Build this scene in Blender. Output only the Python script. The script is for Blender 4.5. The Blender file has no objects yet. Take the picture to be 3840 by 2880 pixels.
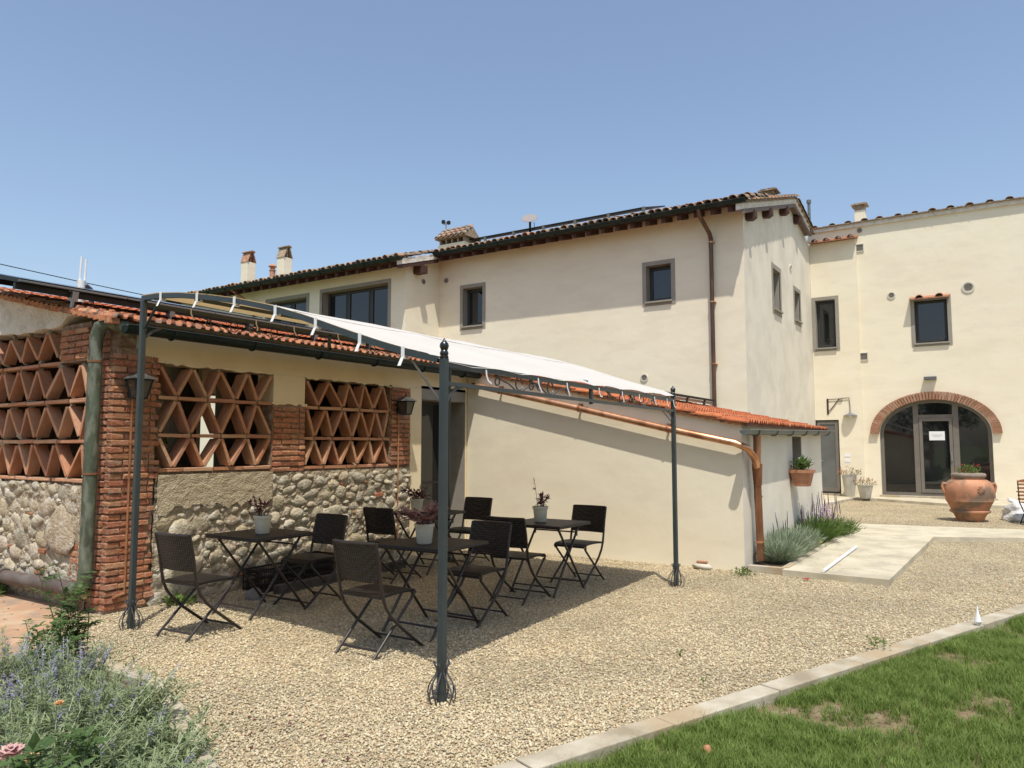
import bpy, bmesh, math, random
import numpy as np
from mathutils import Vector, Matrix, Euler, noise
R = random.Random(7)
rad = math.radians
S = bpy.context.scene
COL = S.collection
# ------------------------------------------------------------------ camera
cd = bpy.data.cameras.new('camera'); cam = bpy.data.objects.new('camera', cd); COL.objects.link(cam)
cam.location = (0, 0, 1.6); cam.rotation_euler = (rad(90+4.70), 0, rad(33-90))
cd.sensor_width = 36; cd.lens = 26.25; cd.clip_start = .05; cd.clip_end = 3000
S.camera = cam
# ------------------------------------------------------------------ sky + sun
SUN_AZ, SUN_EL = 38.5, 66.5           # direction the light travels to (from +X), elevation
W = bpy.data.worlds.new("World"); S.world = W; W.use_nodes = True
wn = W.node_tree.nodes; wl = W.node_tree.links; wn.clear()
sky = wn.new('ShaderNodeTexSky'); sky.sky_type = 'NISHITA'; sky.sun_disc = False
sky.sun_elevation = rad(SUN_EL); sky.sun_rotation = rad(90-(SUN_AZ+180)); sky.altitude = 60
sky.air_density = 1.2; sky.dust_density = 1.9; sky.ozone_density = 3.4
hs = wn.new('ShaderNodeHueSaturation'); hs.inputs['Saturation'].default_value = .90; hs.inputs['Value'].default_value = 1.0
bg = wn.new('ShaderNodeBackground'); bg.inputs['Strength'].default_value = .113
wo = wn.new('ShaderNodeOutputWorld')
wl.new(sky.outputs[0], hs.inputs['Color']); wl.new(hs.outputs[0], bg.inputs[0]); wl.new(bg.outputs[0], wo.inputs[0])
sd = bpy.data.lights.new('sun', 'SUN'); sun = bpy.data.objects.new('sun', sd); COL.objects.link(sun)
sd.energy = 3.2; sd.angle = rad(.55); sd.color = (1, .95, .86)
ld = Vector((math.cos(rad(SUN_AZ))*math.cos(rad(SUN_EL)), math.sin(rad(SUN_AZ))*math.cos(rad(SUN_EL)), -math.sin(rad(SUN_EL))))
sun.rotation_euler = ld.to_track_quat('-Z', 'Y').to_euler(); sun.location = (-5, -5, 30)
S.view_settings.view_transform = 'Standard'; S.view_settings.look = 'None'
S.view_settings.exposure = 0.60; S.view_settings.gamma = 1; S.view_settings.use_curve_mapping = False
S.render.engine = 'CYCLES'

# ------------------------------------------------------------------ helpers
class MB:
    def __init__(s): s.v = []; s.f = []
    def add(s, vs, fs):
        b = len(s.v); s.v += [tuple(v) for v in vs]; s.f += [tuple(i+b for i in f) for f in fs]
    def quad(s, a, b, c, d): s.add([a, b, c, d], [(0, 1, 2, 3)])
    def box(s, x0, x1, y0, y1, z0, z1, mat=None):
        vs = [Vector((x, y, z)) for x in (x0, x1) for y in (y0, y1) for z in (z0, z1)]
        if mat is not None: vs = [mat @ v for v in vs]
        s.add(vs, [(0, 1, 3, 2), (4, 6, 7, 5), (0, 4, 5, 1), (2, 3, 7, 6), (0, 2, 6, 4), (1, 5, 7, 3)])
    def cbox(s, c, sz, mat=None):
        s.box(c[0]-sz[0]/2, c[0]+sz[0]/2, c[1]-sz[1]/2, c[1]+sz[1]/2, c[2]-sz[2]/2, c[2]+sz[2]/2, mat)
    def sweep(s, pts, prof, up=(0, 0, 1), closed=False, scale=None):
        pts = [Vector(p) for p in pts]; n = len(pts); m = len(prof); up = Vector(up); b = len(s.v)
        for i, p in enumerate(pts):
            if closed: t = pts[(i+1) % n]-pts[i-1]
            else: t = pts[min(i+1, n-1)]-pts[max(i-1, 0)]
            t.normalize(); side = t.cross(up)
            if side.length < 1e-4: side = t.cross(Vector((1, 0, 0)))
            side.normalize(); u2 = side.cross(t); k = scale[i] if scale else 1
            for a, c in prof: s.v.append(tuple(p+side*a*k+u2*c*k))
        for i in range(n if closed else n-1):
            for j in range(m):
                j2 = (j+1) % m; i2 = (i+1) % n
                s.f.append((b+i*m+j, b+i*m+j2, b+i2*m+j2, b+i2*m+j))
        if not closed:
            s.f.append(tuple(b+j for j in range(m))[::-1]); s.f.append(tuple(b+(n-1)*m+j for j in range(m)))
    def tube(s, pts, r, n=8, up=(0, 0, 1), closed=False, scale=None):
        s.sweep(pts, [(r*math.cos(2*math.pi*k/n), r*math.sin(2*math.pi*k/n)) for k in range(n)], up, closed, scale)
    def beam(s, pts, w, h, up=(0, 0, 1)):
        s.sweep(pts, [(-w/2, -h/2), (w/2, -h/2), (w/2, h/2), (-w/2, h/2)], up)
    def lathe(s, prof, n=16, c=(0, 0, 0)):
        b = len(s.v)
        for r, z in prof:
            for k in range(n):
                a = 2*math.pi*k/n; s.v.append((c[0]+r*math.cos(a), c[1]+r*math.sin(a), c[2]+z))
        for i in range(len(prof)-1):
            for k in range(n):
                k2 = (k+1) % n; s.f.append((b+i*n+k, b+i*n+k2, b+(i+1)*n+k2, b+(i+1)*n+k))
        s.f.append(tuple(b+k for k in range(n))[::-1]); s.f.append(tuple(b+(len(prof)-1)*n+k for k in range(n)))
    def leaf(s, p, d, L, w, nrm=None, fold=.25):
        p = Vector(p); d = Vector(d).normalized(); n = Vector(nrm) if nrm else Vector((0, 0, 1))
        sd = d.cross(n)
        if sd.length < 1e-3: sd = d.cross(Vector((1, 0, 0)))
        sd.normalize(); nn = sd.cross(d)
        m = p+d*L*.45-nn*w*fold; t = p+d*L-nn*L*.08
        s.add([p, m+sd*w/2+nn*w*fold, m, m-sd*w/2+nn*w*fold, t], [(0, 1, 2), (0, 2, 3), (2, 1, 4), (2, 4, 3)])
    def needle(s, p, q, w):
        p = Vector(p); q = Vector(q); sd = (q-p).cross(Vector((R.uniform(-1, 1), R.uniform(-1, 1), R.uniform(-1, 1))))
        if sd.length < 1e-6: return
        sd = sd.normalized()*w/2; s.add([p-sd, p+sd, q], [(0, 1, 2)])
    def mesh(s, name, smooth=False):
        me = bpy.data.meshes.new(name); me.from_pydata(s.v, [], s.f); me.update()
        if smooth: me.polygons.foreach_set('use_smooth', [True]*len(me.polygons))
        return me

WL = {}
def setp(o, label=None, cat=None, group=None, kind=None):
    if label: o['label'] = label
    if cat: o['category'] = cat
    if group: o['group'] = group
    if kind: o['kind'] = kind
    return o
def thing(name, label, cat, loc=(0, 0, 0), rz=0, group=None):
    o = bpy.data.objects.new(name, None); COL.objects.link(o); o.location = loc; o.rotation_euler = (0, 0, rz); o.empty_display_size = .2
    WL[o.name] = Vector(loc); return setp(o, label, cat, group)
def obj(name, mb, m, parent=None, smooth=False, world=True, loc=(0, 0, 0), rot=None, scale=None, kind=None, bev=0):
    """one mesh object; world=True means the vertices are in world coordinates"""
    me = mb.mesh(name, smooth) if isinstance(mb, MB) else mb
    if m is not None and not me.materials: me.materials.append(m)
    o = bpy.data.objects.new(name, me); COL.objects.link(o)
    loc = Vector(loc)
    if parent is not None:
        o.parent = parent; WL[o.name] = loc if world else WL[parent.name]+loc
        o.location = loc-WL[parent.name] if world else loc
    else: o.location = loc; WL[o.name] = loc
    if rot is not None: o.rotation_euler = rot
    if scale is not None: o.scale = scale
    if kind: o['kind'] = kind
    if smooth and isinstance(mb, MB):
        md = o.modifiers.new('es', 'EDGE_SPLIT'); md.split_angle = rad(40)
    if bev:
        b = o.modifiers.new('bv', 'BEVEL'); b.width = bev; b.segments = 2; b.limit_method = 'ANGLE'
    return o
def dup(root, loc, rz, label, group=None):
    r = root.copy(); COL.objects.link(r); r.location = loc; r.rotation_euler = (0, 0, rz); r['label'] = label
    if group: r['group'] = group
    for ch in list(root.children):
        c = ch.copy(); COL.objects.link(c); c.parent = r
        for g in ch.children:
            d = g.copy(); COL.objects.link(d); d.parent = c
    return r
def arc(c, r, a0, a1, n, ax='xz'):
    out = []
    for i in range(n+1):
        a = rad(a0+(a1-a0)*i/n); u, v = r*math.cos(a), r*math.sin(a)
        out.append({'xz': (c[0]+u, c[1], c[2]+v), 'yz': (c[0], c[1]+u, c[2]+v), 'xy': (c[0]+u, c[1]+v, c[2])}[ax])
    return out
def spiral(c, r0, r1, a0, a1, n, ax):
    out = []
    for i in range(n+1):
        t = i/n; a = rad(a0+(a1-a0)*t); r = r0+(r1-r0)*t; u, v = r*math.cos(a), r*math.sin(a)
        out.append({'xz': (c[0]+u, c[1], c[2]+v), 'yz': (c[0], c[1]+u, c[2]+v)}[ax])
    return out

# ------------------------------------------------------------------ materials
def NT(name):
    m = bpy.data.materials.new(name); m.use_nodes = True; nt = m.node_tree
    return m, nt, nt.nodes, nt.links, nt.nodes['Principled BSDF']
def M(name, cols, scale=4, detail=5, rough=.85, metal=0, bump=0, bscale=60, bdist=.01, objrand=None, stretch=(1, 1, 1), spec=.3,
      rvar=0, translucent=None, cols2=None, s2=30, f2=.3, bump2=0, b2scale=8, b2dist=.05, coat=0):
    m, nt, N, L, B = NT(name)
    geo = N.new('ShaderNodeNewGeometry'); mp = N.new('ShaderNodeMapping'); mp.inputs['Scale'].default_value = stretch
    L.new(geo.outputs['Position'], mp.inputs['Vector'])
    nz = N.new('ShaderNodeTexNoise'); nz.inputs['Scale'].default_value = scale; nz.inputs['Detail'].default_value = detail; nz.inputs['Roughness'].default_value = .6
    L.new(mp.outputs[0], nz.inputs['Vector'])
    cr = N.new('ShaderNodeValToRGB'); e = cr.color_ramp.elements
    if not isinstance(cols[0], (list, tuple)): cols = [cols]
    n = len(cols)
    while len(e) < n: e.new(.5)
    while len(e) > max(n, 1): e.remove(e[-1])
    for i, c in enumerate(cols): e[i].position = .33+.34*i/max(1, n-1); e[i].color = (*c, 1)
    L.new(nz.outputs[0], cr.inputs[0]); out = cr.outputs[0]
    def mix(a, b, fac, mode='MIX'):
        x = N.new('ShaderNodeMix'); x.data_type = 'RGBA'; x.blend_type = mode
        if isinstance(fac, float): x.inputs[0].default_value = fac
        else: L.new(fac, x.inputs[0])
        L.new(a, x.inputs[6])
        if isinstance(b, tuple): x.inputs[7].default_value = (*b, 1)
        else: L.new(b, x.inputs[7])
        return x.outputs[2]
    if objrand:
        oi = N.new('ShaderNodeObjectInfo'); r2 = N.new('ShaderNodeValToRGB'); r2.color_ramp.interpolation = 'CONSTANT' if len(objrand) > 2 else 'LINEAR'
        q = r2.color_ramp.elements
        while len(q) < len(objrand): q.new(.5)
        for i, c in enumerate(objrand): q[i].position = i/len(objrand); q[i].color = (*c, 1)
        L.new(oi.outputs['Random'], r2.inputs[0]); out = mix(r2.outputs[0], out, .45)
    if cols2:
        n2 = N.new('ShaderNodeTexNoise'); n2.inputs['Scale'].default_value = s2; n2.inputs['Detail'].default_value = 4
        L.new(mp.outputs[0], n2.inputs['Vector'])
        r3 = N.new('ShaderNodeValToRGB'); r3.color_ramp.elements[0].position = .5; r3.color_ramp.elements[1].position = .62
        r3.color_ramp.elements[0].color = (0, 0, 0, 1); r3.color_ramp.elements[1].color = (f2, f2, f2, 1)
        L.new(n2.outputs[0], r3.inputs[0]); out = mix(out, cols2, r3.outputs[0])
    L.new(out, B.inputs['Base Color']); B.inputs['Roughness'].default_value = rough; B.inputs['Metallic'].default_value = metal
    B.inputs['Specular IOR Level'].default_value = spec
    if coat: B.inputs['Coat Weight'].default_value = coat
    if rvar:
        mr = N.new('ShaderNodeMapRange'); mr.inputs[3].default_value = rough-rvar; mr.inputs[4].default_value = rough+rvar
        L.new(nz.outputs[0], mr.inputs[0]); L.new(mr.outputs[0], B.inputs['Roughness'])
    last = None
    for st, sc, di in ((bump, bscale, bdist), (bump2, b2scale, b2dist)):
        if st:
            n4 = N.new('ShaderNodeTexNoise'); n4.inputs['Scale'].default_value = sc; n4.inputs['Detail'].default_value = 4
            L.new(geo.outputs['Position'], n4.inputs['Vector'])
            bp = N.new('ShaderNodeBump'); bp.inputs['Strength'].default_value = st; bp.inputs['Distance'].default_value = di
            L.new(n4.outputs[0], bp.inputs['Height'])
            if last: L.new(last.outputs[0], bp.inputs['Normal'])
            last = bp
    if last: L.new(last.outputs[0], B.inputs['Normal'])
    if translucent:
        tr = N.new('ShaderNodeBsdfTranslucent'); tr.inputs[0].default_value = (*translucent[0], 1)
        ms = N.new('ShaderNodeMixShader'); ms.inputs[0].default_value = translucent[1]
        L.new(B.outputs[0], ms.inputs[1]); L.new(tr.outputs[0], ms.inputs[2]); L.new(ms.outputs[0], N['Material Output'].inputs[0])
    return m
cream = M('cream_plaster', [(.75, .67, .51), (.77, .70, .54), (.785, .72, .565)], 1.1, 6, .92, bump=.25, bscale=90, bdist=.004, stretch=(.5, .5, 1.6), bump2=.3, b2scale=2.2, b2dist=.03, cols2=(.66, .59, .46), s2=2.6, f2=.28)
cream_grey = M('weathered_cream_plaster', [(.62, .575, .47), (.68, .63, .52), (.72, .67, .56)], 1.3, 6, .92, bump=.25, bscale=90, bdist=.004, bump2=.2, b2scale=2, b2dist=.02, cols2=(.55, .50, .42), s2=1.4, f2=.4)
cream_annex = M('annex_cream_plaster', [(.72, .595, .38), (.76, .64, .42), (.78, .68, .47)], 1.6, 6, .92, bump=.2, bscale=80, bdist=.004, bump2=.4, b2scale=3, b2dist=.02)
oldplaster = M('old_white_plaster', [(.52, .47, .38), (.66, .61, .52), (.72, .68, .6)], 5, 8, .95, bump=.8, bscale=22, bdist=.02, bump2=.6, b2scale=5, b2dist=.05)
mortar = M('stone_wall_mortar', [(.25, .205, .14), (.36, .30, .215), (.50, .44, .34)], 9, 8, .95, bump=1, bscale=45, bdist=.02, bump2=.7, b2scale=14, b2dist=.03)
brickmortar = M('brick_joint_mortar', [(.17, .11, .07), (.28, .19, .13), (.42, .34, .26)], 14, 6, .95, bump=1, bscale=70, bdist=.01)
patchm = M('coarse_render_patch', [(.34, .28, .19), (.44, .37, .25), (.50, .43, .31)], 6, 8, .97, bump=1, bscale=60, bdist=.015, stretch=(1, 1, 3), bump2=.8, b2scale=16, b2dist=.02)
brickm = M('old_brick', [(.20, .085, .05), (.34, .15, .085), (.44, .24, .15)], 16, 6, .93, bump=.8, bscale=55, bdist=.01, objrand=[(.30, .09, .05), (.40, .14, .065), (.42, .19, .09), (.34, .17, .10), (.24, .11, .07), (.44, .17, .08), (.48, .27, .14), (.36, .12, .06)], cols2=(.5, .4, .3), s2=22, f2=.25)
latt = M('lattice_terracotta', [(.33, .15, .08), (.46, .24, .13), (.52, .32, .20)], 4, 6, .93, bump=.6, bscale=60, bdist=.008, objrand=[(.42, .17, .09), (.50, .25, .14), (.54, .33, .20), (.40, .18, .12), (.47, .22, .11), (.52, .29, .19)], cols2=(.5, .42, .32), s2=20, f2=.12)
stonem = M('field_stone', [(.21, .175, .12), (.36, .315, .23), (.52, .47, .37)], 13, 7, .93, bump=.9, bscale=34, bdist=.02, objrand=[(.38, .32, .21), (.48, .42, .30), (.30, .27, .20), (.46, .38, .23), (.40, .31, .21), (.52, .46, .35), (.27, .25, .18), (.34, .31, .25)], cols2=(.62, .58, .5), s2=9, f2=.5)
tile_old = M('lichened_roof_tile', [(.14, .10, .075), (.28, .17, .11), (.38, .23, .15)], 9, 7, .95, bump=.7, bscale=40, bdist=.01, objrand=[(.42, .17, .09), (.24, .18, .13), (.18, .14, .11), (.34, .26, .18), (.40, .22, .14), (.13, .105, .08)], cols2=(.42, .40, .30), s2=14, f2=.6)
tile_new = M('orange_roof_tile', [(.42, .12, .05), (.52, .17, .07), (.55, .23, .10)], 8, 5, .9, bump=.4, bscale=50, bdist=.006, objrand=[(.50, .15, .06), (.55, .19, .08), (.46, .13, .055), (.52, .22, .11)], cols2=(.12, .07, .05), s2=12, f2=.45)
tile_mid = M('weathered_orange_roof_tile', [(.36, .12, .06), (.48, .19, .09), (.52, .27, .16)], 10, 7, .93, bump=.6, bscale=50, bdist=.008, objrand=[(.48, .17, .08), (.50, .22, .11), (.38, .17, .10), (.52, .28, .17), (.3, .15, .1)], cols2=(.16, .13, .10), s2=15, f2=.85)
gutterm = M('dark_patinated_gutter', [(.012, .022, .02), (.022, .035, .031)], 5, 5, .5, .3, rvar=.1)
greenpipe = M('green_patinated_copper', [(.055, .06, .04), (.09, .105, .07), (.14, .17, .125)], 5, 7, .6, .35, bump=.15, bscale=20, cols2=(.32, .33, .27), s2=13, f2=.4, stretch=(1, 1, .4))
browncopper = M('brown_patinated_copper', [(.10, .075, .065), (.14, .11, .095)], 3, 6, .6, .2, cols2=(.26, .25, .21), s2=7, f2=.25)
copper = M('bright_copper', [(.52, .25, .13), (.64, .33, .18), (.72, .42, .25)], 6, 6, .38, .85, rvar=.08, cols2=(.3, .13, .07), s2=5, f2=.6, stretch=(1, 1, .5))
copperdk = M('aged_copper', [(.20, .09, .05), (.33, .16, .09), (.45, .23, .13)], 5, 6, .42, .8, rvar=.1, stretch=(1, 1, .3))
zinc = M('zinc_gutter', [(.13, .15, .14), (.19, .21, .2)], 4, 5, .5, .6, rvar=.1)
wood = M('brown_rafter_wood', [(.055, .028, .022), (.09, .045, .035)], 14, 5, .7, stretch=(1, 1, 4), bump=.3, bscale=50)
woodl = M('grey_brown_fascia', [(.14, .105, .09), (.19, .15, .125)], 12, 5, .75)
taupe = M('taupe_window_surround', [(.26, .24, .20), (.30, .275, .23)], 6, 4, .85, bump=.1)
framem = M('dark_grey_frame', (.05, .05, .048), rough=.45)
frametaupe = M('taupe_door_frame', [(.15, .135, .115), (.175, .155, .13)], 5, 4, .5)
doorm = M('grey_door_panel', [(.10, .098, .09), (.12, .118, .108)], 3, 4, .5, rvar=.08)
def glassmat(name, col, rough, ior):
    m, nt, N, L, B = NT(name)
    g = N.new('ShaderNodeNewGeometry'); z = N.new('ShaderNodeTexNoise'); z.inputs['Scale'].default_value = 1.2
    L.new(g.outputs['Position'], z.inputs['Vector']); r = N.new('ShaderNodeValToRGB')
    r.color_ramp.elements[0].color = (*col, 1); r.color_ramp.elements[1].color = (*[c*1.8+.004 for c in col], 1)
    L.new(z.outputs[0], r.inputs[0]); L.new(r.outputs[0], B.inputs['Base Color'])
    B.inputs['Roughness'].default_value = rough; B.inputs['IOR'].default_value = ior
    bp = N.new('ShaderNodeBump'); bp.inputs['Strength'].default_value = .02; z2 = N.new('ShaderNodeTexNoise'); z2.inputs['Scale'].default_value = 2
    L.new(g.outputs['Position'], z2.inputs['Vector']); L.new(z2.outputs[0], bp.inputs['Height']); L.new(bp.outputs[0], B.inputs['Normal'])
    return m
glass = glassmat('window_glass', (.006, .007, .008), .03, 1.68)
solarm = glassmat('solar_cell_glass', (.006, .007, .012), .12, 1.5)
alum = M('aluminium', (.32, .33, .34), rough=.4, metal=.8)
blackm = M('black_plastic', [(.012, .012, .011), (.02, .019, .018)], 9, rough=.5)
postm = M('grey_green_painted_steel', [(.030, .040, .041), (.038, .050, .051)], 5, 4, .42, spec=.5, rvar=.05)
scrollm = M('wrought_iron_strap', [(.045, .048, .052), (.07, .07, .075)], 12, 4, .4, spec=.5)
whitem = M('white_plastic', (.75, .75, .74), rough=.5)
offwhite = M('cream_plastic', [(.56, .53, .44), (.62, .59, .5)], 5, rough=.45)
potcream = M('off_white_glazed_plant_pot', [(.52, .50, .40), (.60, .57, .46)], 8, 4, .42)
terr = M('terracotta_pot', [(.36, .15, .08), (.45, .21, .12), (.5, .27, .17)], 9, 6, .85, bump=.2, bscale=60, bdist=.004)
concrete = M('pale_concrete', [(.38, .335, .235), (.48, .43, .315), (.54, .485, .37)], 1.6, 8, .93, bump=.35, bscale=70, bdist=.005, cols2=(.35, .31, .24), s2=2.6, f2=.55)
kerbm = M('kerb_concrete', [(.27, .225, .155), (.38, .335, .25), (.47, .425, .335)], 3.2, 8, .93, bump=.5, bscale=60, bdist=.006, cols2=(.36, .27, .16), s2=2, f2=.7)
soil = M('planting_bed_soil', [(.035, .025, .018), (.09, .065, .045), (.16, .12, .09)], 14, 8, .98, bump=1, bscale=30, bdist=.03)
lawnsoil = M('lawn_soil', [(.13, .085, .05), (.23, .16, .095), (.34, .27, .18)], 7, 9, .97, bump=1, bscale=45, bdist=.03, cols2=(.16, .14, .07), s2=14, f2=.5)
terrace = M('terrace_paving', [(.30, .22, .15), (.42, .25, .15), (.46, .35, .24)], 2.2, 8, .9, bump=.4, bscale=30, bdist=.01, cols2=(.25, .21, .16), s2=5, f2=.7)
def leafm(name, a, b, tr, f=.3, s=9): return M(name, [a, b], s, 4, .6, translucent=(tr, f), spec=.25, objrand=None)
sageleaf = leafm('grey_green_sage_leaf', (.14, .19, .08), (.31, .36, .20), (.26, .34, .12), .3, 5)
sagestem = leafm('pale_sage_stem', (.42, .46, .32), (.52, .55, .42), (.3, .35, .2), .1)
lavflower = leafm('lavender_flower', (.24, .22, .40), (.38, .36, .52), (.3, .28, .5), .2)
greenleaf = leafm('green_rose_leaf', (.045, .085, .025), (.11, .175, .06), (.14, .22, .05), .3)
silverleaf = leafm('silver_green_needle', (.19, .24, .15), (.33, .38, .26), (.2, .25, .14), .15)
bedgreen = leafm('mid_green_herb_leaf', (.06, .11, .022), (.14, .21, .05), (.14, .22, .05))
purplefl = leafm('dark_purple_flower', (.05, .035, .06), (.11, .085, .13), (.1, .07, .12), .1)
mauvefl = leafm('mauve_flower', (.40, .25, .46), (.48, .33, .55), (.4, .3, .5), .2)
maroon = leafm('maroon_leaf', (.075, .02, .035), (.15, .05, .07), (.18, .05, .07), .25, 30)
pinkleaf = leafm('pink_striped_leaf', (.17, .06, .08), (.38, .27, .26), (.3, .15, .15), .25, 45)
redfl = leafm('red_flower', (.42, .05, .045), (.55, .12, .10), (.5, .08, .06), .2)
yellowfl = leafm('yellow_flower', (.6, .42, .04), (.65, .5, .08), (.6, .4, .05), .2)
pinkfl = leafm('pink_rose_petal', (.55, .28, .28), (.72, .55, .5), (.6, .35, .3), .3, 25)
orangefl = leafm('peach_rose_petal', (.65, .3, .1), (.75, .5, .25), (.6, .35, .2), .3)
whitefl = leafm('white_flower', (.68, .68, .6), (.72, .72, .66), (.6, .6, .5), .25)
grassm = leafm('grass_blade', (.09, .145, .025), (.22, .29, .075), (.21, .30, .055), .35, 7)
treeleaf = leafm('tree_leaf', (.06, .09, .025), (.12, .17, .05), (.08, .13, .02), .3, 1)
bark = M('bark', [(.06, .045, .03), (.12, .095, .07)], 9, 6, .95, bump=.8, bscale=20)
canopym = M('canopy_fabric', [(.66, .635, .59), (.70, .675, .63)], 2.5, 4, .9, bump=.12, bscale=700, bdist=.001, translucent=((.62, .42, .18), .30), bump2=.6, b2scale=2.5, b2dist=.04, stretch=(.4, 1, 1))
lampglass = glassmat('lantern_glass', (.05, .045, .035), .15, 1.5)
bagm = M('clear_plastic_bag', [(.4, .4, .38), (.75, .75, .73)], 9, 4, .3, spec=.6, bump=1, bscale=14, bdist=.05)
brownwood = M('varnished_brown_wood', [(.26, .10, .045), (.36, .16, .08)], 14, 5, .5, stretch=(1, 1, 5))
def weave(name, c0, c1, s1, s2):
    m, nt, N, L, B = NT(name)
    tc = N.new('ShaderNodeTexCoord'); hs_ = []
    for ax, sc in (('X', s1), ('Y', s2), ('Z', s2)):
        w = N.new('ShaderNodeTexWave'); w.bands_direction = ax; w.inputs['Scale'].default_value = sc; w.inputs['Distortion'].default_value = .15
        L.new(tc.outputs['Object'], w.inputs['Vector']); hs_.append(w.outputs['Fac'])
    a = N.new('ShaderNodeMath'); a.operation = 'ADD'; L.new(hs_[0], a.inputs[0]); L.new(hs_[1], a.inputs[1])
    b = N.new('ShaderNodeMath'); b.operation = 'ADD'; L.new(a.outputs[0], b.inputs[0]); L.new(hs_[2], b.inputs[1])
    r = N.new('ShaderNodeValToRGB'); r.color_ramp.elements[0].position = .5; r.color_ramp.elements[1].position = 1
    r.color_ramp.elements[0].color = (*c0, 1); r.color_ramp.elements[1].color = (*c1, 1)
    d = N.new('ShaderNodeMath'); d.operation = 'MULTIPLY'; d.inputs[1].default_value = .4; L.new(b.outputs[0], d.inputs[0])
    L.new(d.outputs[0], r.inputs[0]); L.new(r.outputs[0], B.inputs['Base Color'])
    bp = N.new('ShaderNodeBump'); bp.inputs['Strength'].default_value = .8; bp.inputs['Distance'].default_value = .004
    L.new(b.outputs[0], bp.inputs['Height']); L.new(bp.outputs[0], B.inputs['Normal']); B.inputs['Roughness'].default_value = .42
    B.inputs['Specular IOR Level'].default_value = .45
    return m
wicker = weave('dark_brown_wicker', (.006, .0045, .004), (.021, .015, .013), 22, 14)
chairmetal = M('dark_brown_powder_coat', [(.020, .014, .012), (.028, .020, .017)], 8, 3, .38, spec=.5)

def gravel_material():
    m, nt, N, L, B = NT('river_gravel')
    g = N.new('ShaderNodeNewGeometry'); v = N.new('ShaderNodeTexVoronoi'); v.inputs['Scale'].default_value = 42
    L.new(g.outputs['Position'], v.inputs['Vector'])
    r = N.new('ShaderNodeValToRGB'); e = r.color_ramp.elements
    cs = [(.36, .29, .19), (.49, .42, .28), (.57, .495, .34), (.53, .445, .29), (.44, .365, .24), (.61, .545, .40)]
    while len(e) < 6: e.new(.5)
    for i, c in enumerate(cs): e[i].position = i/5; e[i].color = (*c, 1)
    sp = N.new('ShaderNodeSeparateColor'); L.new(v.outputs['Color'], sp.inputs[0]); L.new(sp.outputs[0], r.inputs[0])
    dk = N.new('ShaderNodeMapRange'); dk.inputs[1].default_value = 0; dk.inputs[2].default_value = .7; dk.inputs[3].default_value = 1.1; dk.inputs[4].default_value = .55
    L.new(v.outputs['Distance'], dk.inputs[0])
    mx = N.new('ShaderNodeMix'); mx.data_type = 'RGBA'; mx.blend_type = 'MULTIPLY'; mx.inputs[0].default_value = 1
    L.new(r.outputs[0], mx.inputs[6]); L.new(dk.outputs[0], mx.inputs[7])
    n = N.new('ShaderNodeTexNoise'); n.inputs['Scale'].default_value = .9; n.inputs['Detail'].default_value = 5; L.new(g.outputs['Position'], n.inputs['Vector'])
    r2 = N.new('ShaderNodeValToRGB'); r2.color_ramp.elements[0].position = .35; r2.color_ramp.elements[1].position = .65
    r2.color_ramp.elements[0].color = (.87, .85, .81, 1); r2.color_ramp.elements[1].color = (1.08, 1.05, 1, 1)
    L.new(n.outputs[0], r2.inputs[0])
    m2 = N.new('ShaderNodeMix'); m2.data_type = 'RGBA'; m2.blend_type = 'MULTIPLY'; m2.inputs[0].default_value = 1
    L.new(mx.outputs[2], m2.inputs[6]); L.new(r2.outputs[0], m2.inputs[7]); L.new(m2.outputs[2], B.inputs['Base Color'])
    bp = N.new('ShaderNodeBump'); bp.inputs['Strength'].default_value = 1; bp.inputs['Distance'].default_value = .012; bp.invert = True
    L.new(v.outputs['Distance'], bp.inputs['Height']); L.new(bp.outputs[0], B.inputs['Normal']); B.inputs['Roughness'].default_value = .9
    return m
gravelm = gravel_material()
def pebble_material():
    m, nt, N, L, B = NT('pebble_stone')
    oi = N.new('ShaderNodeObjectInfo'); r = N.new('ShaderNodeValToRGB'); r.color_ramp.interpolation = 'CONSTANT'; e = r.color_ramp.elements
    cs = [(.34, .27, .17), (.48, .41, .265), (.56, .485, .32), (.52, .43, .27), (.42, .35, .225), (.61, .54, .38), (.52, .455, .31), (.44, .32, .205), (.36, .32, .24), (.57, .51, .38), (.40, .34, .23)]
    while len(e) < len(cs): e.new(.5)
    for i, c in enumerate(cs): e[i].position = i/len(cs); e[i].color = (*c, 1)
    L.new(oi.outputs['Random'], r.inputs[0])
    g = N.new('ShaderNodeNewGeometry'); n = N.new('ShaderNodeTexNoise'); n.inputs['Scale'].default_value = .9; n.inputs['Detail'].default_value = 5; L.new(g.outputs['Position'], n.inputs['Vector'])
    r2 = N.new('ShaderNodeValToRGB'); r2.color_ramp.elements[0].position = .35; r2.color_ramp.elements[1].position = .65
    r2.color_ramp.elements[0].color = (.87, .85, .81, 1); r2.color_ramp.elements[1].color = (1.08, 1.05, 1, 1)
    L.new(n.outputs[0], r2.inputs[0])
    m2 = N.new('ShaderNodeMix'); m2.data_type = 'RGBA'; m2.blend_type = 'MULTIPLY'; m2.inputs[0].default_value = 1
    L.new(r.outputs[0], m2.inputs[6]); L.new(r2.outputs[0], m2.inputs[7]); L.new(m2.outputs[2], B.inputs['Base Color']); B.inputs['Roughness'].default_value = .8
    return m
pebblem = pebble_material()

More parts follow.
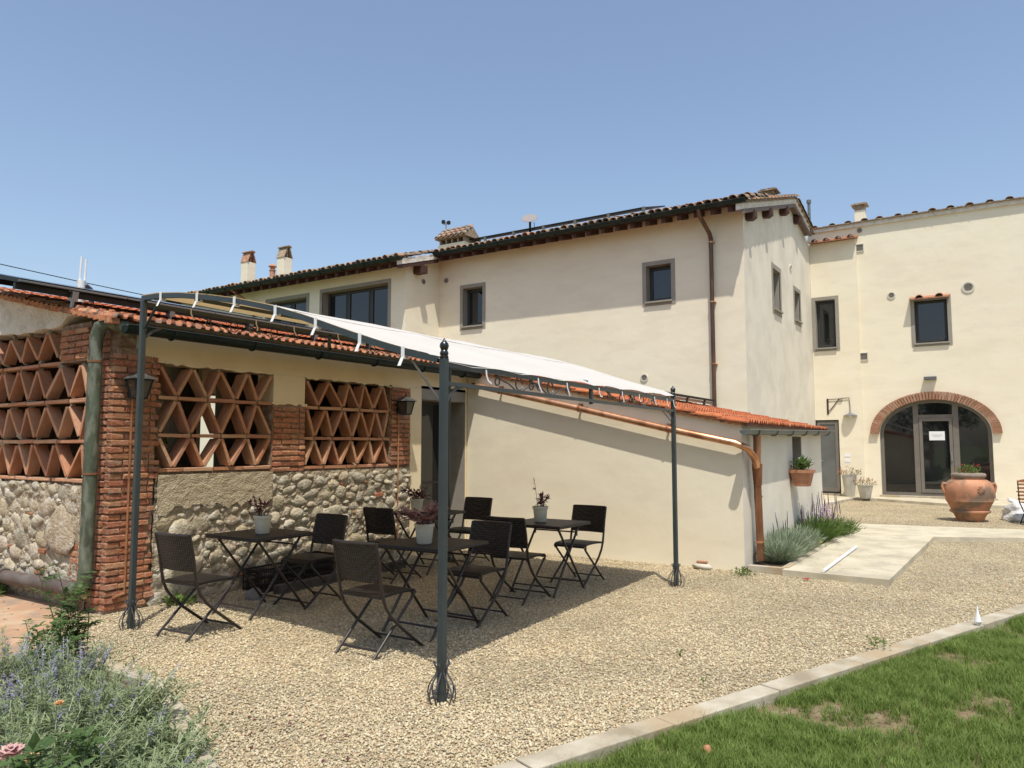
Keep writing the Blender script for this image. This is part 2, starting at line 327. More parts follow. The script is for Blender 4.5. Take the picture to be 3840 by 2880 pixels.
# ------------------------------------------------------------------ wall helpers
def PF(axis, c):     # (u, w, z) -> world; w runs into the wall
    return (lambda u, w, z: (c+w, u, z)) if axis == 'X' else (lambda u, w, z: (u, c+w, z))
def panel(mb, axis, c, t, u0, u1, z0, z1, holes=(), top=None):
    P = PF(axis, c)
    us = sorted({u0, u1, *[h[0] for h in holes], *[h[1] for h in holes]}); zs = sorted({z0, z1, *[h[2] for h in holes], *[h[3] for h in holes]})
    us = [u for u in us if u0 <= u <= u1]; zs = [z for z in zs if z0 <= z <= z1]
    def solid(i, j):
        if i < 0 or j < 0 or i >= len(us)-1 or j >= len(zs)-1: return False
        um = (us[i]+us[i+1])/2; zm = (zs[j]+zs[j+1])/2
        return not any(h[0] < um < h[1] and h[2] < zm < h[3] for h in holes)
    Z = lambda u, j: top(u) if (top and j == len(zs)-1) else zs[j]
    for i in range(len(us)-1):
        for j in range(len(zs)-1):
            if not solid(i, j): continue
            a, b = us[i], us[i+1]
            for w in (0, t): mb.quad(P(a, w, Z(a, j)), P(b, w, Z(b, j)), P(b, w, Z(b, j+1)), P(a, w, Z(a, j+1)))
            if not solid(i-1, j): mb.quad(P(a, 0, Z(a, j)), P(a, t, Z(a, j)), P(a, t, Z(a, j+1)), P(a, 0, Z(a, j+1)))
            if not solid(i+1, j): mb.quad(P(b, 0, Z(b, j)), P(b, t, Z(b, j)), P(b, t, Z(b, j+1)), P(b, 0, Z(b, j+1)))
            if not solid(i, j-1): mb.quad(P(a, 0, Z(a, j)), P(b, 0, Z(b, j)), P(b, t, Z(b, j)), P(a, t, Z(a, j)))
            if not solid(i, j+1): mb.quad(P(a, 0, Z(a, j+1)), P(b, 0, Z(b, j+1)), P(b, t, Z(b, j+1)), P(a, t, Z(a, j+1)))
def pbox(mb, P, u0, u1, w0, w1, z0, z1):
    vs = [P(u, w, z) for u in (u0, u1) for w in (w0, w1) for z in (z0, z1)]
    mb.add(vs, [(0, 1, 3, 2), (4, 6, 7, 5), (0, 4, 5, 1), (2, 3, 7, 6), (0, 2, 6, 4), (1, 5, 7, 3)])
def ring(mb, P, u0, u1, z0, z1, w0, w1, bu, bt, bb):
    pbox(mb, P, u0, u0+bu, w0, w1, z0, z1); pbox(mb, P, u1-bu, u1, w0, w1, z0, z1)
    pbox(mb, P, u0+bu, u1-bu, w0, w1, z1-bt, z1); pbox(mb, P, u0+bu, u1-bu, w0, w1, z0, z0+bb)
def window(parent, axis, c, u0, u1, z0, z1, m=.14, depth=.2, splits=(), sill=True, name='window', fm=None, sur=True, label=None):
    """u0..u1,z0..z1 = opening; m = width of the painted surround"""
    P = PF(axis, c); fm = fm or framem; mb = MB()
    if sur: ring(mb, P, u0-m, u1+m, z0-m*1.05, z1+m, -.012, .02, m, m, m*1.05)
    ring(mb, P, u0-.012, u1+.012, z0-.012, z1+.012, .022, depth+.08, .014, .014, .014)
    w = obj(name, mb, taupe, parent)
    if label: w['label'] = label
    f = MB(); ring(f, P, u0, u1, z0, z1, depth, depth+.06, .055, .055, .06)
    cuts = [u0]+[u0+(u1-u0)*s for s in splits]+[u1]
    for q in cuts[1:-1]: pbox(f, P, q-.045, q+.045, depth-.005, depth+.055, z0+.06, z1-.055)
    for a, b in zip(cuts, cuts[1:]):
        ring(f, P, a+.05, b-.05, z0+.055, z1-.05, depth-.018, depth+.03, .04, .04, .045)
    obj('frame', f, fm, w)
    for a, b in zip(cuts, cuts[1:]):
        g = MB(); pbox(g, P, a+.08, b-.08, depth+.012, depth+.022, z0+.09, z1-.08); obj('pane', g, glass, w)
    if sill:
        s_ = MB(); pbox(s_, P, u0-.03, u1+.03, -.07, depth-.001, z0-.045, z0-.002); obj('sill', s_, taupe, w)
    return w
def gutter(parent, x0, x1, y, z, r, m, axis='X', name='gutter', sag=0, brk=.9):
    """half-round gutter along axis with brackets"""
    mb = MB(); n = 10; segs = 8; prof = []
    for i in range(segs+1):
        a = math.pi+math.pi*i/segs; prof.append((r*math.cos(a), r*math.sin(a)))
    prof += [(p[0]*.93, p[1]*.93) for p in prof[::-1]]
    f = (lambda t: (x0+(x1-x0)*t, y, z+sag*t)) if axis == 'X' else (lambda t: (y, x0+(x1-x0)*t, z+sag*t))
    mb.sweep([f(i/n) for i in range(n+1)], prof)
    mb.tube([Vector(f(0))+Vector((0, 0, .004))+(Vector((0, -r, 0)) if axis == 'X' else Vector((-r, 0, 0))), Vector(f(1))+Vector((0, 0, .004))+(Vector((0, -r, 0)) if axis == 'X' else Vector((-r, 0, 0)))], .011, 6)
    for t in (0, 1):
        p = Vector(f(t)); ring_ = []
        for i in range(segs+1):
            a = math.pi+math.pi*i/segs
            ring_.append(p+(Vector((0, r*math.cos(a), r*math.sin(a))) if axis == 'X' else Vector((r*math.cos(a), 0, r*math.sin(a)))))
        mb.add(ring_, [tuple(range(len(ring_)))])
    g = obj(name, mb, m, parent, smooth=True)
    L_ = abs(x1-x0); k = int(L_/brk)
    for i in range(k):
        b = MB()
        p = Vector(f((i+.5)/k)); pts = []
        for j in range(9):
            a = math.pi+math.pi*j/8; rr = r+.006
            pts.append(p+(Vector((0, rr*math.cos(a), rr*math.sin(a))) if axis == 'X' else Vector((rr*math.cos(a), 0, rr*math.sin(a)))))
        b.beam(pts, .025, .006, up=(1, 0, 0) if axis == 'X' else (0, 1, 0))
        obj('gutter_bracket', b, m, g)
    return g

# ------------------------------------------------------------------ piece meshes
def block_mesh(name, sx, sy, sz, m, rough=.004, bev=.15, seed=0):
    rr = random.Random(seed); bm = bmesh.new(); bmesh.ops.create_cube(bm, size=1)
    bmesh.ops.scale(bm, vec=(sx, sy, sz), verts=bm.verts)
    bmesh.ops.bevel(bm, geom=list(bm.edges), offset=min(sx, sy, sz)*bev, segments=1, affect='EDGES')
    for v in bm.verts: v.co += Vector((rr.gauss(0, rough), rr.gauss(0, rough*.6), rr.gauss(0, rough)))
    me = bpy.data.meshes.new(name); bm.to_mesh(me); bm.free(); me.materials.append(m); return me
def stone_mesh(name, seed, m, sub=2, amp=.35):
    rr = random.Random(seed); bm = bmesh.new(); bmesh.ops.create_icosphere(bm, subdivisions=sub, radius=1)
    o = Vector((rr.uniform(0, 99), rr.uniform(0, 99), rr.uniform(0, 99)))
    for v in bm.verts:
        d = v.co.normalized(); q = max(abs(d.x), abs(d.y), abs(d.z)); k = .82+.18/q*.9
        v.co = d*k*(1+amp*noise.noise(d*1.1+o)+.12*noise.noise(d*3.1+o))
    me = bpy.data.meshes.new(name); bm.to_mesh(me); bm.free(); me.materials.append(m)
    me.polygons.foreach_set('use_smooth', [True]*len(me.polygons)); return me
BR = [block_mesh('brick', 1, .12, 1, brickm, .0, .02, i) for i in range(1)]
def brick_set(L_, n=4): return [block_mesh('brick', L_, .12, .05, brickm, .0035, .12, i*7+int(L_*1000)) for i in range(n)]
B_full = brick_set(.255); B_half = brick_set(.125)
LT = {}
ST = [stone_mesh('stone', i, stonem, 2, .55) for i in range(12)]
def place(name, me, parent, loc, rot=(0, 0, 0), scale=(1, 1, 1)):
    o = bpy.data.objects.new(name, me); COL.objects.link(o); o.parent = parent
    o.location = Vector(loc)-WL[parent.name]; o.rotation_euler = rot; o.scale = scale; return o
def joinstuff(name, items, parent, m):
    """items: (mesh, loc, rot, scale) joined into one mesh part"""
    V = []; F = []; b = 0
    for me, loc, rot, sc in items:
        mt = Matrix.LocRotScale(Vector(loc), Euler(rot), Vector(sc)); V += [tuple(mt @ v.co) for v in me.vertices]
        F += [tuple(i+b for i in p.vertices) for p in me.polygons]; b = len(V)
    mb = MB(); mb.v = V; mb.f = F
    return obj(name, mb, m, parent, kind='stuff')

# ------------------------------------------------------------------ ground
def ground_poly(name, pts, z, m, thick=0, parent=None, kind='structure'):
    mb = MB(); n = len(pts); mb.add([(x, y, z) for x, y in pts], [tuple(range(n))])
    if thick:
        b = [(x, y, z-thick) for x, y in pts]; t = [(x, y, z) for x, y in pts]
        for i in range(n): mb.quad(b[i], b[(i+1) % n], t[(i+1) % n], t[i])
    return obj(name, mb, m, parent, kind=kind)
ground_poly('ground', [(-1500, -1500), (1500, -1500), (1500, 1500), (-1500, 1500)], -.14, M('dry_field_soil', [(.10, .13, .04), (.2, .2, .09)], .2, 6, .97))
KA = Vector((3.22, 2.12)); KD = (Vector((9.13, -.14))-KA).normalized()     # kerb line, gravel side
def kl(s, off=0): return KA+KD*s+Vector((KD.y, -KD.x))*off                  # off > 0 = towards the lawn
def gtop(p, q):
    return None
gp = [kl(-1.25), kl(30), (31, 10), (20, 16), (-3, 16), (-3, 9), (2.2, 8), (3.05, 5.65), (3.02, 4.9), (2.72, 4.06), (2.45, 3.45), (2.12, 2.75)]
ground_poly('gravel_yard', [tuple(p)[:2] for p in gp], -.004, gravelm)
a, b_, c_, d_ = kl(-4.5, .14), kl(32, .14), kl(32, 14), kl(-4.5, 14)
# lawn slightly mounded grid
def grid(name, x0, x1, y0, y1, nx, ny, fn, m, kind='structure', keep=None):
    mb = MB()
    for i in range(nx+1):
        for j in range(ny+1):
            x = x0+(x1-x0)*i/nx; y = y0+(y1-y0)*j/ny; mb.v.append(fn(x, y))
    for i in range(nx):
        for j in range(ny):
            q = (i*(ny+1)+j, i*(ny+1)+j+1, (i+1)*(ny+1)+j+1, (i+1)*(ny+1)+j)
            mb.f.append(q)
    return obj(name, mb, m, kind=kind, smooth=True)
def lawnz(x, y): return -.035+.03*noise.noise(Vector((x*.6, y*.6, 3)))+.012*noise.noise(Vector((x*4, y*4, 1)))
grid('lawn', -4.5, 32, .13, 14, 220, 100, lambda s, o: (lambda p: (p.x, p.y, lawnz(p.x, p.y)))(kl(s, o)), lawnsoil)
# kerb stones
kerb = thing('lawn_kerb', 'straight pale concrete kerb between the gravel yard and the lawn', 'kerb', (KA.x, KA.y, 0))
s0 = -1.95; kk = 0
while s0 < 9.5:
    L_ = [.98, .32, 1.0, 1.0][kk % 4] if s0 > -.3 and s0 < 1.2 else 1.0
    mb = MB(); p = [kl(s0+.006), kl(s0+L_-.006), kl(s0+L_-.006, .155), kl(s0+.006, .155)]
    zt = .035+R.uniform(-.003, .003)
    mb.add([(q.x, q.y, zt) for q in p]+[(q.x, q.y, -.12) for q in p], [(0, 1, 2, 3), (0, 4, 5, 1), (1, 5, 6, 2), (2, 6, 7, 3), (3, 7, 4, 0)])
    obj('kerb_stone', mb, kerbm, kerb, bev=.006); s0 += L_; kk += 1
mb = MB()
for i in range(13):
    s = 9.4+i*1.6; p = [kl(s+.006), kl(s+1.594), kl(s+1.594, .155), kl(s+.006, .155)]
    mb.add([(q.x, q.y, .035) for q in p]+[(q.x, q.y, -.12) for q in p], [(0, 1, 2, 3), (0, 4, 5, 1), (1, 5, 6, 2), (2, 6, 7, 3), (3, 7, 4, 0)])
obj('kerb_stone', mb, kerbm, kerb, kind='stuff')
# slabs, terrace, bed
ground_poly('concrete_path', [(9.6, 1.11), (14.45, .98), (15.1, -.28), (15.6, -2.5), (17, -2.5), (16.05, 2.63), (14.35, 2.6), (14.35, 2.25), (9.78, 2.3), (9.65, 2.3)], .075, concrete, .1)
ground_poly('door_pad', [(20.5, 4.8), (20.7, 3.95), (24.0, 3.62), (24.0, 3.0), (22.95, 1.2), (22.9, -4), (24.99, -4), (24.99, 4.8)], .07, concrete, .1)
ground_poly('planting_bed', [(9.8, 2.36), (14.33, 2.3), (14.33, 2.78), (9.8, 2.78)], .045, soil)
ground_poly('terrace', [(-3, 6.0), (2.9, 6.25), (3.1, 6.7), (3.94, 7.5), (3.94, 14), (-3, 14)], .02, terrace, .05)
ground_poly('flower_bed', [(-2, 4.2), (2.08, 2.6), (2.35, 3.45), (2.62, 4.06), (2.92, 4.9), (2.95, 5.6), (2.4, 6.0), (-2, 6.0)], .012, soil)
lk = thing('bed_edging', 'low irregular pale stone edging between the sage bed and the gravel', 'kerb', (2.7, 4, 0))
pts = [(2.10, 2.75), (2.42, 3.45), (2.70, 4.06), (3.0, 4.88), (3.05, 5.6)]
for (x0, y0), (x1, y1) in zip(pts, pts[1:]):
    L_ = math.hypot(x1-x0, y1-y0); n = max(1, int(L_/.42))
    for i in range(n):
        me = block_mesh('edging_stone', L_/n-.015, .13, .09, kerbm, .006, .2, i+int(x0*50))
        place('edging_stone', me, lk, (x0+(x1-x0)*(i+.5)/n, y0+(y1-y0)*(i+.5)/n, .005), (0, 0, math.atan2(y1-y0, x1-x0)))
# path kerb along the bed
mb = MB(); mb.box(9.72, 9.80, 2.3, 2.74, -.05, .085); mb.box(9.80, 14.3, 2.26, 2.34, -.05, .088)
obj('bed_kerb', mb, kerbm, kind='structure', bev=.005)

# ================================================================== ANNEX (brick lattice building + lean-to)
AX = thing('lattice_annex', 'low tiled outbuilding with brick lattice openings, cobble walls and a cream lean-to', 'building', (3.95, 7.2, 0))
ROOF = lambda y: 2.83+.212*(y-7.05)
FY = 7.2
LW = [(4.43, 5.88, 1.345, 2.43), (6.37, 7.92, 1.325, 2.42)]
DO = (8.60, 9.70, -.1, 2.49)
mb = MB()
# stone+brick core of the front wall (recessed 2 cm behind the pieces)
panel(mb, 'Y', FY+.035, .27, 3.985, 8.345, -.1, 1.34, [])
panel(mb, 'Y', FY+.004, .28, 3.962, 4.41, 0, 2.56); panel(mb, 'Y', FY+.004, .28, 5.88, 6.37, 1.34, 2.09); panel(mb, 'Y', FY+.004, .28, 7.92, 8.345, 1.34, 2.45)
panel(mb, 'X', 3.99, .28, 7.24, 9.75, -.1, 1.25); panel(mb, 'X', 3.958, .28, 7.24, 7.64, -.1, 2.75); panel(mb, 'X', 3.958, .28, 7.64, 8.22, 2.46, 2.85)
obj('wall_core', mb, brickmortar, AX)
# plastered part of the front wall
mb = MB()
panel(mb, 'Y', FY, .3, 4.2, 9.78, 2.45, 2.85, []); panel(mb, 'Y', FY+.004, .29, 5.885, 6.365, 2.1, 2.449, [])
panel(mb, 'Y', FY-.003, .3, 8.35, 8.60, -.1, 2.448); panel(mb, 'Y', FY+.002, .3, 9.70, 9.79, -.1, 2.449)
obj('front_plaster', mb, cream_annex, AX)
# ragged plaster edge flakes over the brick tops
mb = MB()
for x0, x1, z in ((4.12, 4.5, 2.47), (4.5, 5.9, 2.455), (5.86, 6.4, 2.1), (6.36, 7.95, 2.448), (7.9, 8.36, 2.44)):
    n = int((x1-x0)/.06); ps = [(x0+(x1-x0)*i/n, z+R.uniform(-.03, .004)) for i in range(n+1)]
    for (a0, z0), (a1, z1) in zip(ps, ps[1:]):
        mb.add([(a0, FY-.006, z0), (a1, FY-.006, z1), (a1, FY-.006, z+.012), (a0, FY-.006, z+.012), (a0, FY+.03, z0), (a1, FY+.03, z1)], [(0, 1, 2, 3), (0, 4, 5, 1)])
obj('plaster_edge', mb, cream_annex, AX, kind='stuff')
# mortar faces with relief between the cobbles
def relief(name, P, u0, u1, z0, z1, m, step=.03, amp=.018, edge=None):
    mb = MB(); nu = int((u1-u0)/step); nz = int((z1-z0)/step)
    for i in range(nu+1):
        for j in range(nz+1):
            u = u0+(u1-u0)*i/nu; z = z0+(z1-z0)*j/nz
            h = amp*noise.noise(Vector((u*9, z*9, 2)))+amp*.7*noise.noise(Vector((u*23, z*23, 5)))
            zz = z
            if edge and j == 0: zz = z+edge*noise.noise(Vector((u*5, 0, 8)))+edge*.4*noise.noise(Vector((u*19, 0, 8)))
            mb.v.append(P(u, h, zz))
    for i in range(nu):
        for j in range(nz): mb.f.append((i*(nz+1)+j, i*(nz+1)+j+1, (i+1)*(nz+1)+j+1, (i+1)*(nz+1)+j))
    return obj(name, mb, m, AX, smooth=False)
relief('mortar', PF('Y', FY-.010), 4.42, 8.35, -.05, 1.28, mortar)
relief('mortar', PF('X', 3.94), 7.5, 9.75, -.05, 1.2, mortar)
relief('rendered_patch', PF('Y', FY-.035), 4.44, 5.875, .95, 1.3, patchm, .025, .006, .16)
# --- cobbles
STONES = []
def cobbles(P, axis, u0, u1, z0, z1, skip, seed):
    rr = random.Random(seed+100); acc = []; A_ = (u1-u0)*(z1-z0)
    for k, (rl, n) in enumerate(((.135, 60), (.10, 300), (.082, 900), (.066, 1500), (.052, 2400), (.038, 3200), (.028, 1600))):
        for _ in range(int(n*A_/4)):
            ru = rl*rr.uniform(.8, 1.45); rz = rl*rr.uniform(.55, .9)
            if k == 0 and sum(1 for a in acc if a[4] == 0) > A_*1.1: break
            u = rr.uniform(u0+ru*.4, u1-ru*.4); z = rr.uniform(z0+rz*.4, z1-rz*.9)
            if skip(u, z): continue
            if all(((u-a[0])/(ru+a[2]))**2+((z-a[1])/(rz+a[3]))**2 > .90 for a in acc): acc.append((u, z, ru, rz, k))
    for u, z, ru, rz, k in acc:
        dp = rr.uniform(.028, .046) if k < 5 else .026; loc = P(u, rr.uniform(-.006, .012), z)
        sc = (ru*1.02, dp, rz*1.04) if axis == 'Y' else (dp, ru*1.02, rz*1.04); rt = rr.uniform(-.4, .4)
        if rr.random() < .05 and k > 1: STONES.append(('b', rr.choice(B_half), loc, (0, rt*.5, 0) if axis == 'Y' else (rt*.5, 0, rad(90)), (ru*2/.125, .6, rz*1.4/.06)))
        else: STONES.append(('s', rr.choice(ST), loc, (0, rt, 0) if axis == 'Y' else (rt, 0, 0), sc))
cobbles(PF('Y', FY), 'Y', 4.46, 8.33, .0, 1.26, lambda u, z: (u < 5.88 and z > 1.0) or (4.6 < u < 5.1 and z < .38 and False), 4)
cobbles(PF('X', 3.95), 'X', 7.72, 9.75, .06, 1.22, lambda u, z: 7.72 < u < 8.2 and .58 < z < .92 or u < 7.9 and z < .62, 9)
for (l, sc) in (((3.93, 7.97, .75), (.05, .26, .21)), ((4.72, 7.19, .68), (.17, .05, .13)), ((4.72, 7.2, .2), (.23, .06, .22))):
    STONES.append(('s', ST[2], l, (.1, .1, .1), sc))
def skey(t): l = Vector(t[2]); return -(t[4][0]*t[4][2]+t[4][1]*t[4][2])/(l.x*l.x+l.y*l.y)
ss = sorted([t for t in STONES if t[0] == 's'], key=skey)
for t in ss[:290]: place('stone', t[1], AX, t[2], t[3], t[4])
joinstuff('stone', [t[1:] for t in ss[290:]], AX, stonem)
for t in STONES:
    if t[0] == 'b': place('brick_fragment', t[1], AX, t[2], t[3], t[4])
# --- brickwork
def courses(P, axis, u0, u1, z0, z1, seed, proud=0., ragged=0, skip=None):
    rr = random.Random(seed); z = z0; k = 0
    while z < z1-.03:
        u = u0; e = u1+(rr.uniform(-ragged, ragged) if ragged else 0); alt = (k % 2 == 0)
        while u < e-.03:
            L_ = .262 if alt else .132
            L_ = min(L_, e-u); 
            if e-(u+L_) < .05: L_ = e-u
            ms = B_full if L_ > .19 else B_half; base = .255 if L_ > .19 else .125
            if not (skip and skip(u+L_/2, z)):
                loc = P(u+L_/2, .045+proud+rr.uniform(-.012, .008), z+.031)
                rot = (0, rr.uniform(-.012, .012), 0) if axis == 'Y' else (0, 0, rad(90))
                place('brick', rr.choice(ms), AX, loc, rot, ((L_-.009)/base, rr.uniform(.95, 1.05), rr.uniform(.9, 1.1)))
            u += L_; alt = not alt
        z += .0655; k += 1
courses(PF('Y', FY), 'Y', 3.95, 4.42, .02, 2.52, 1, ragged=.05)
courses(PF('X', 3.95), 'X', 7.265, 7.64, .02, 2.72, 2, ragged=.0)
courses(PF('X', 3.95), 'X', 7.645, 8.2, 2.475, 2.80, 12, ragged=.02)
courses(PF('X', 3.95), 'X', 7.645, 7.78, .1, .62, 13, ragged=.05)
courses(PF('Y', FY), 'Y', 5.88, 6.37, 1.28, 2.09, 3)
courses(PF('Y', FY), 'Y', 7.93, 8.34, 1.32, 2.42, 5)
# --- lattice openings
def lt(L_, dp=.17):
    k = (round(L_, 2), dp)
    if k not in LT: LT[k] = block_mesh('brick', k[0], dp, .036, latt, .0025, .1, int(k[0]*777))
    return LT[k]
def ltile(axis, c, a, b):
    (u0, z0), (u1, z1) = a, b; L_ = math.hypot(u1-u0, z1-z0); an = math.atan2(z1-z0, u1-u0)+R.uniform(-.02, .02)
    um, zm = (u0+u1)/2, (z0+z1)/2; me = lt(L_, .17 if axis == 'Y' else .125)
    if axis == 'Y': place('lattice_brick', me, AX, (um, c+.09+R.uniform(-.012, .008), zm), (0, -an, 0))
    else:
        o = place('lattice_brick', me, AX, (c+.068+R.uniform(-.012, .008), um, zm)); o.rotation_euler = (Matrix.Rotation(rad(90), 3, 'Z') @ Matrix.Rotation(-an, 3, 'Y')).to_euler()
knots = []
def zig(axis, c, tops, bots, zt, zb, start):
    """tops/bots: node positions, zigzag in order of u"""
    s = sorted([(u, zt) for u in tops]+[(u, zb) for u in bots])
    for p, q in zip(s, s[1:]):
        if p[1] != q[1]: ltile(axis, c, (p[0]+.012*(1 if q[0] > p[0] else -1), p[1]+(-.012 if p[1] == zt else .012)), (q[0]-.012, q[1]+(-.012 if q[1] == zt else .012)))
    for p in s: knots.append((axis, c, p[0], p[1]))
def ledge(axis, c, us, z):
    for a_, b2 in zip(us, us[1:]): ltile(axis, c, (a_+.008, z), (b2-.008, z))
y_ = FY
A = [4.642, 5.009, 5.361, 5.667]; Bn = [4.45, 4.814, 5.185, 5.525, 5.865]
zig('Y', y_, [4.44, 4.826, 5.159, 5.515, 5.858], A, 2.42, 2.115, 0); zig('Y', y_, A, Bn, 2.07, 1.725, 0); zig('Y', y_, [4.45]+Bn[1:], [4.626, 4.978, 5.325, 5.672], 1.68, 1.37, 0)
ledge('Y', y_, [4.43]+A+[5.88], 2.092); ledge('Y', y_, [4.44]+Bn[1:4]+[5.88], 1.702); ledge('Y', y_, [4.43, 4.75, 5.1, 5.5, 5.88], 1.345)
C2 = [6.39, 6.72, 7.03, 7.34, 7.64, 7.9]; D2 = [6.537, 6.84, 7.181, 7.51, 7.788]
zig('Y', y_, [6.385, 6.773, 7.123, 7.418, 7.763], [6.591, 7.009, 7.318, 7.589, 7.9], 2.41, 2.1, 0); zig('Y', y_, C2, D2, 2.05, 1.71, 0); zig('Y', y_, D2, [6.38, 6.696, 6.987, 7.294, 7.606, 7.9], 1.665, 1.35, 0)
ledge('Y', y_, [6.37, 6.6, 7.0, 7.32, 7.6, 7.92], 2.075); ledge('Y', y_, [6.37]+D2+[7.92], 1.688); ledge('Y', y_, [6.37, 6.7, 7.1, 7.5, 7.92], 1.325)
g_ = 3.95
ext = lambda l, st=.405, n=3: l+[l[-1]+st*(i+1) for i in range(n)]
zig('X', g_, ext([8.51, 8.972, 9.354]), ext([8.277, 8.697, 9.093, 9.522], n=2), 2.80, 2.52, 0)
zig('X', g_, ext([7.808, 8.211, 8.714, 9.122, 9.509], n=2), ext([7.66, 8.008, 8.51, 8.904, 9.322], n=2), 2.42, 2.095, 0)
zig('X', g_, ext([7.681, 8.022, 8.498, 8.907, 9.299], n=2), ext([7.794, 8.196, 8.697, 9.038, 9.421], n=2), 2.01, 1.68, 0)
zig('X', g_, ext([7.734, 8.259, 8.712, 9.069, 9.439], n=2), ext([7.65, 8.0, 8.413, 8.839, 9.238], n=2), 1.61, 1.275, 0)
for z, us in ((2.46, [8.2, 8.68, 9.09, 9.5, 9.9, 10.2]), (2.055, [7.65, 8.0, 8.5, 8.9, 9.32, 9.7, 10.2]), (1.64, [7.65, 8.2, 8.7, 9.05, 9.43, 9.8, 10.2]), (1.245, [7.65, 7.9, 8.3, 8.7, 9.1, 9.5, 9.9, 10.2])): ledge('X', g_, us, z)
mb = MB(); km = stone_mesh('k', 77, mortar, 1, .6)
joinstuff('joint_mortar', [(km, (u, c+.05, z) if ax == 'Y' else (c+.05, u, z), (R.uniform(0, 3), R.uniform(0, 3), 0), [R.uniform(.022, .036), R.uniform(.045, .065), R.uniform(.022, .036)] if ax == 'Y' else [R.uniform(.045, .065), R.uniform(.022, .036), R.uniform(.022, .036)]) for ax, c, u, z in knots], AX, mortar)
# --- side gable plaster band under the verge
mb = MB(); n = 26
top = [(7.25+(10.3-7.25)*i/n) for i in range(n+1)]
def lowz(y): return 2.80+.05*max(0, math.sin((y-7.3)*2.2))+(.09 if y < 8.15 else .04*(y-8))+.03*noise.noise(Vector((y*4, 0, 0)))
for y0, y1 in zip(top, top[1:]):
    for w in (3.93, 4.22): mb.quad((w, y0, lowz(y0)), (w, y1, lowz(y1)), (w, y1, ROOF(y1)-.0), (w, y0, ROOF(y0)-.0))
    mb.quad((3.93, y0, lowz(y0)), (3.93, y1, lowz(y1)), (4.22, y1, lowz(y1)), (4.22, y0, lowz(y0)))
obj('gable_plaster', mb, oldplaster, AX)
# --- rear and inner walls
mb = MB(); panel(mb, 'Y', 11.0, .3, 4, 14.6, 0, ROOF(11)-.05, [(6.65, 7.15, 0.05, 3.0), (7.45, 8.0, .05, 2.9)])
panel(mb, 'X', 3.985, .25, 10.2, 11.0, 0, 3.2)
obj('rear_wall', mb, M('shade_brown_plaster', [(.10, .085, .065), (.16, .13, .10)], 3, rough=.95), AX)  # interior shade is put into this dark brown wall colour
mb = MB(); mb.box(4.2, 9.75, 7.45, 11, -.02, .03); obj('inner_floor', mb, terrace, AX)
# --- lean-to walls
mb = MB()
rt = lambda y: ROOF(y)-.05
P = PF('X', 9.75); panel(mb, 'X', 9.75, .3, 2.79, 7.19, -.1, 1.2, [], top=lambda u: rt(u))
obj('side_wall', mb, cream, AX)
mb = MB(); panel(mb, 'Y', 2.787, .3, 10.052, 14.9, -.1, 1.90, [(12.58, 13.25, 1.2, 1.745)]); panel(mb, 'Y', 2.784, .25, 9.752, 10.05, -.1, 1.90)
obj('lean_to_front_wall', mb, cream_grey, AX)
mb = MB(); panel(mb, 'X', 14.6, .298, 3.09, 11, -.1, 1.5, [], top=lambda u: rt(u)); obj('lean_to_end_wall', mb, cream, AX)
w = MB(); Pn = PF('Y', 2.787); ring(w, Pn, 12.57, 13.26, 1.19, 1.755, .01, .25, .012, .012, .012); w_ = obj('window', w, taupe, AX)
w = MB(); pbox(w, Pn, 12.582, 13.248, .18, .2, 1.203, 1.743); obj('pane', w, glass, w_)
# --- door in the recess
mb = MB(); P = PF('Y', FY)
ring(mb, P, 8.60, 9.70, 0, 2.49, .0, .42, .012, .20, .01)
dr = obj('door', mb, taupe, AX)
mb = MB(); pbox(mb, P, 8.612, 8.90, .30, .34, 0, 2.29); obj('side_panel', mb, frametaupe, dr)
mb = MB(); ring(mb, P, 8.90, 9.68, 0.0, 2.29, .30, .36, .05, .05, .12); pbox(mb, P, 8.95, 9.63, .31, .35, 1.0, 1.04); obj('frame', mb, framem, dr)
mb = MB(); pbox(mb, P, 8.95, 9.63, .33, .34, .12, 2.24); obj('pane', mb, glass, dr)
mb = MB(); pbox(mb, P, 8.6, 9.7, -.06, .3, -.05, .035); obj('threshold', mb, kerbm, dr)
# --- roof deck
mb = MB()
def deck(x0, x1, y0, y1, d0=-.06, d1=-.02):
    mb.add([(x, y, ROOF(y)+d) for x in (x0, x1) for y in (y0, y1) for d in (d0, d1)], [(0, 1, 3, 2), (4, 6, 7, 5), (0, 4, 5, 1), (2, 3, 7, 6), (0, 2, 6, 4), (1, 5, 7, 3)])
deck(3.86, 9.739, 7.08, 11.0); deck(9.74, 14.98, 2.70, 11.0)
mb.add([(x, y, z) for x in (3.86, 14.98) for y, z in ((11.002, ROOF(11)-.06), (11.002, ROOF(11)-.02), (15, ROOF(11)-.9), (15, ROOF(11)-.94))], [(0, 1, 2, 3), (4, 7, 6, 5), (0, 4, 5, 1), (1, 5, 6, 2), (2, 6, 7, 3)])
RO = obj('roof', mb, tile_mid, AX)
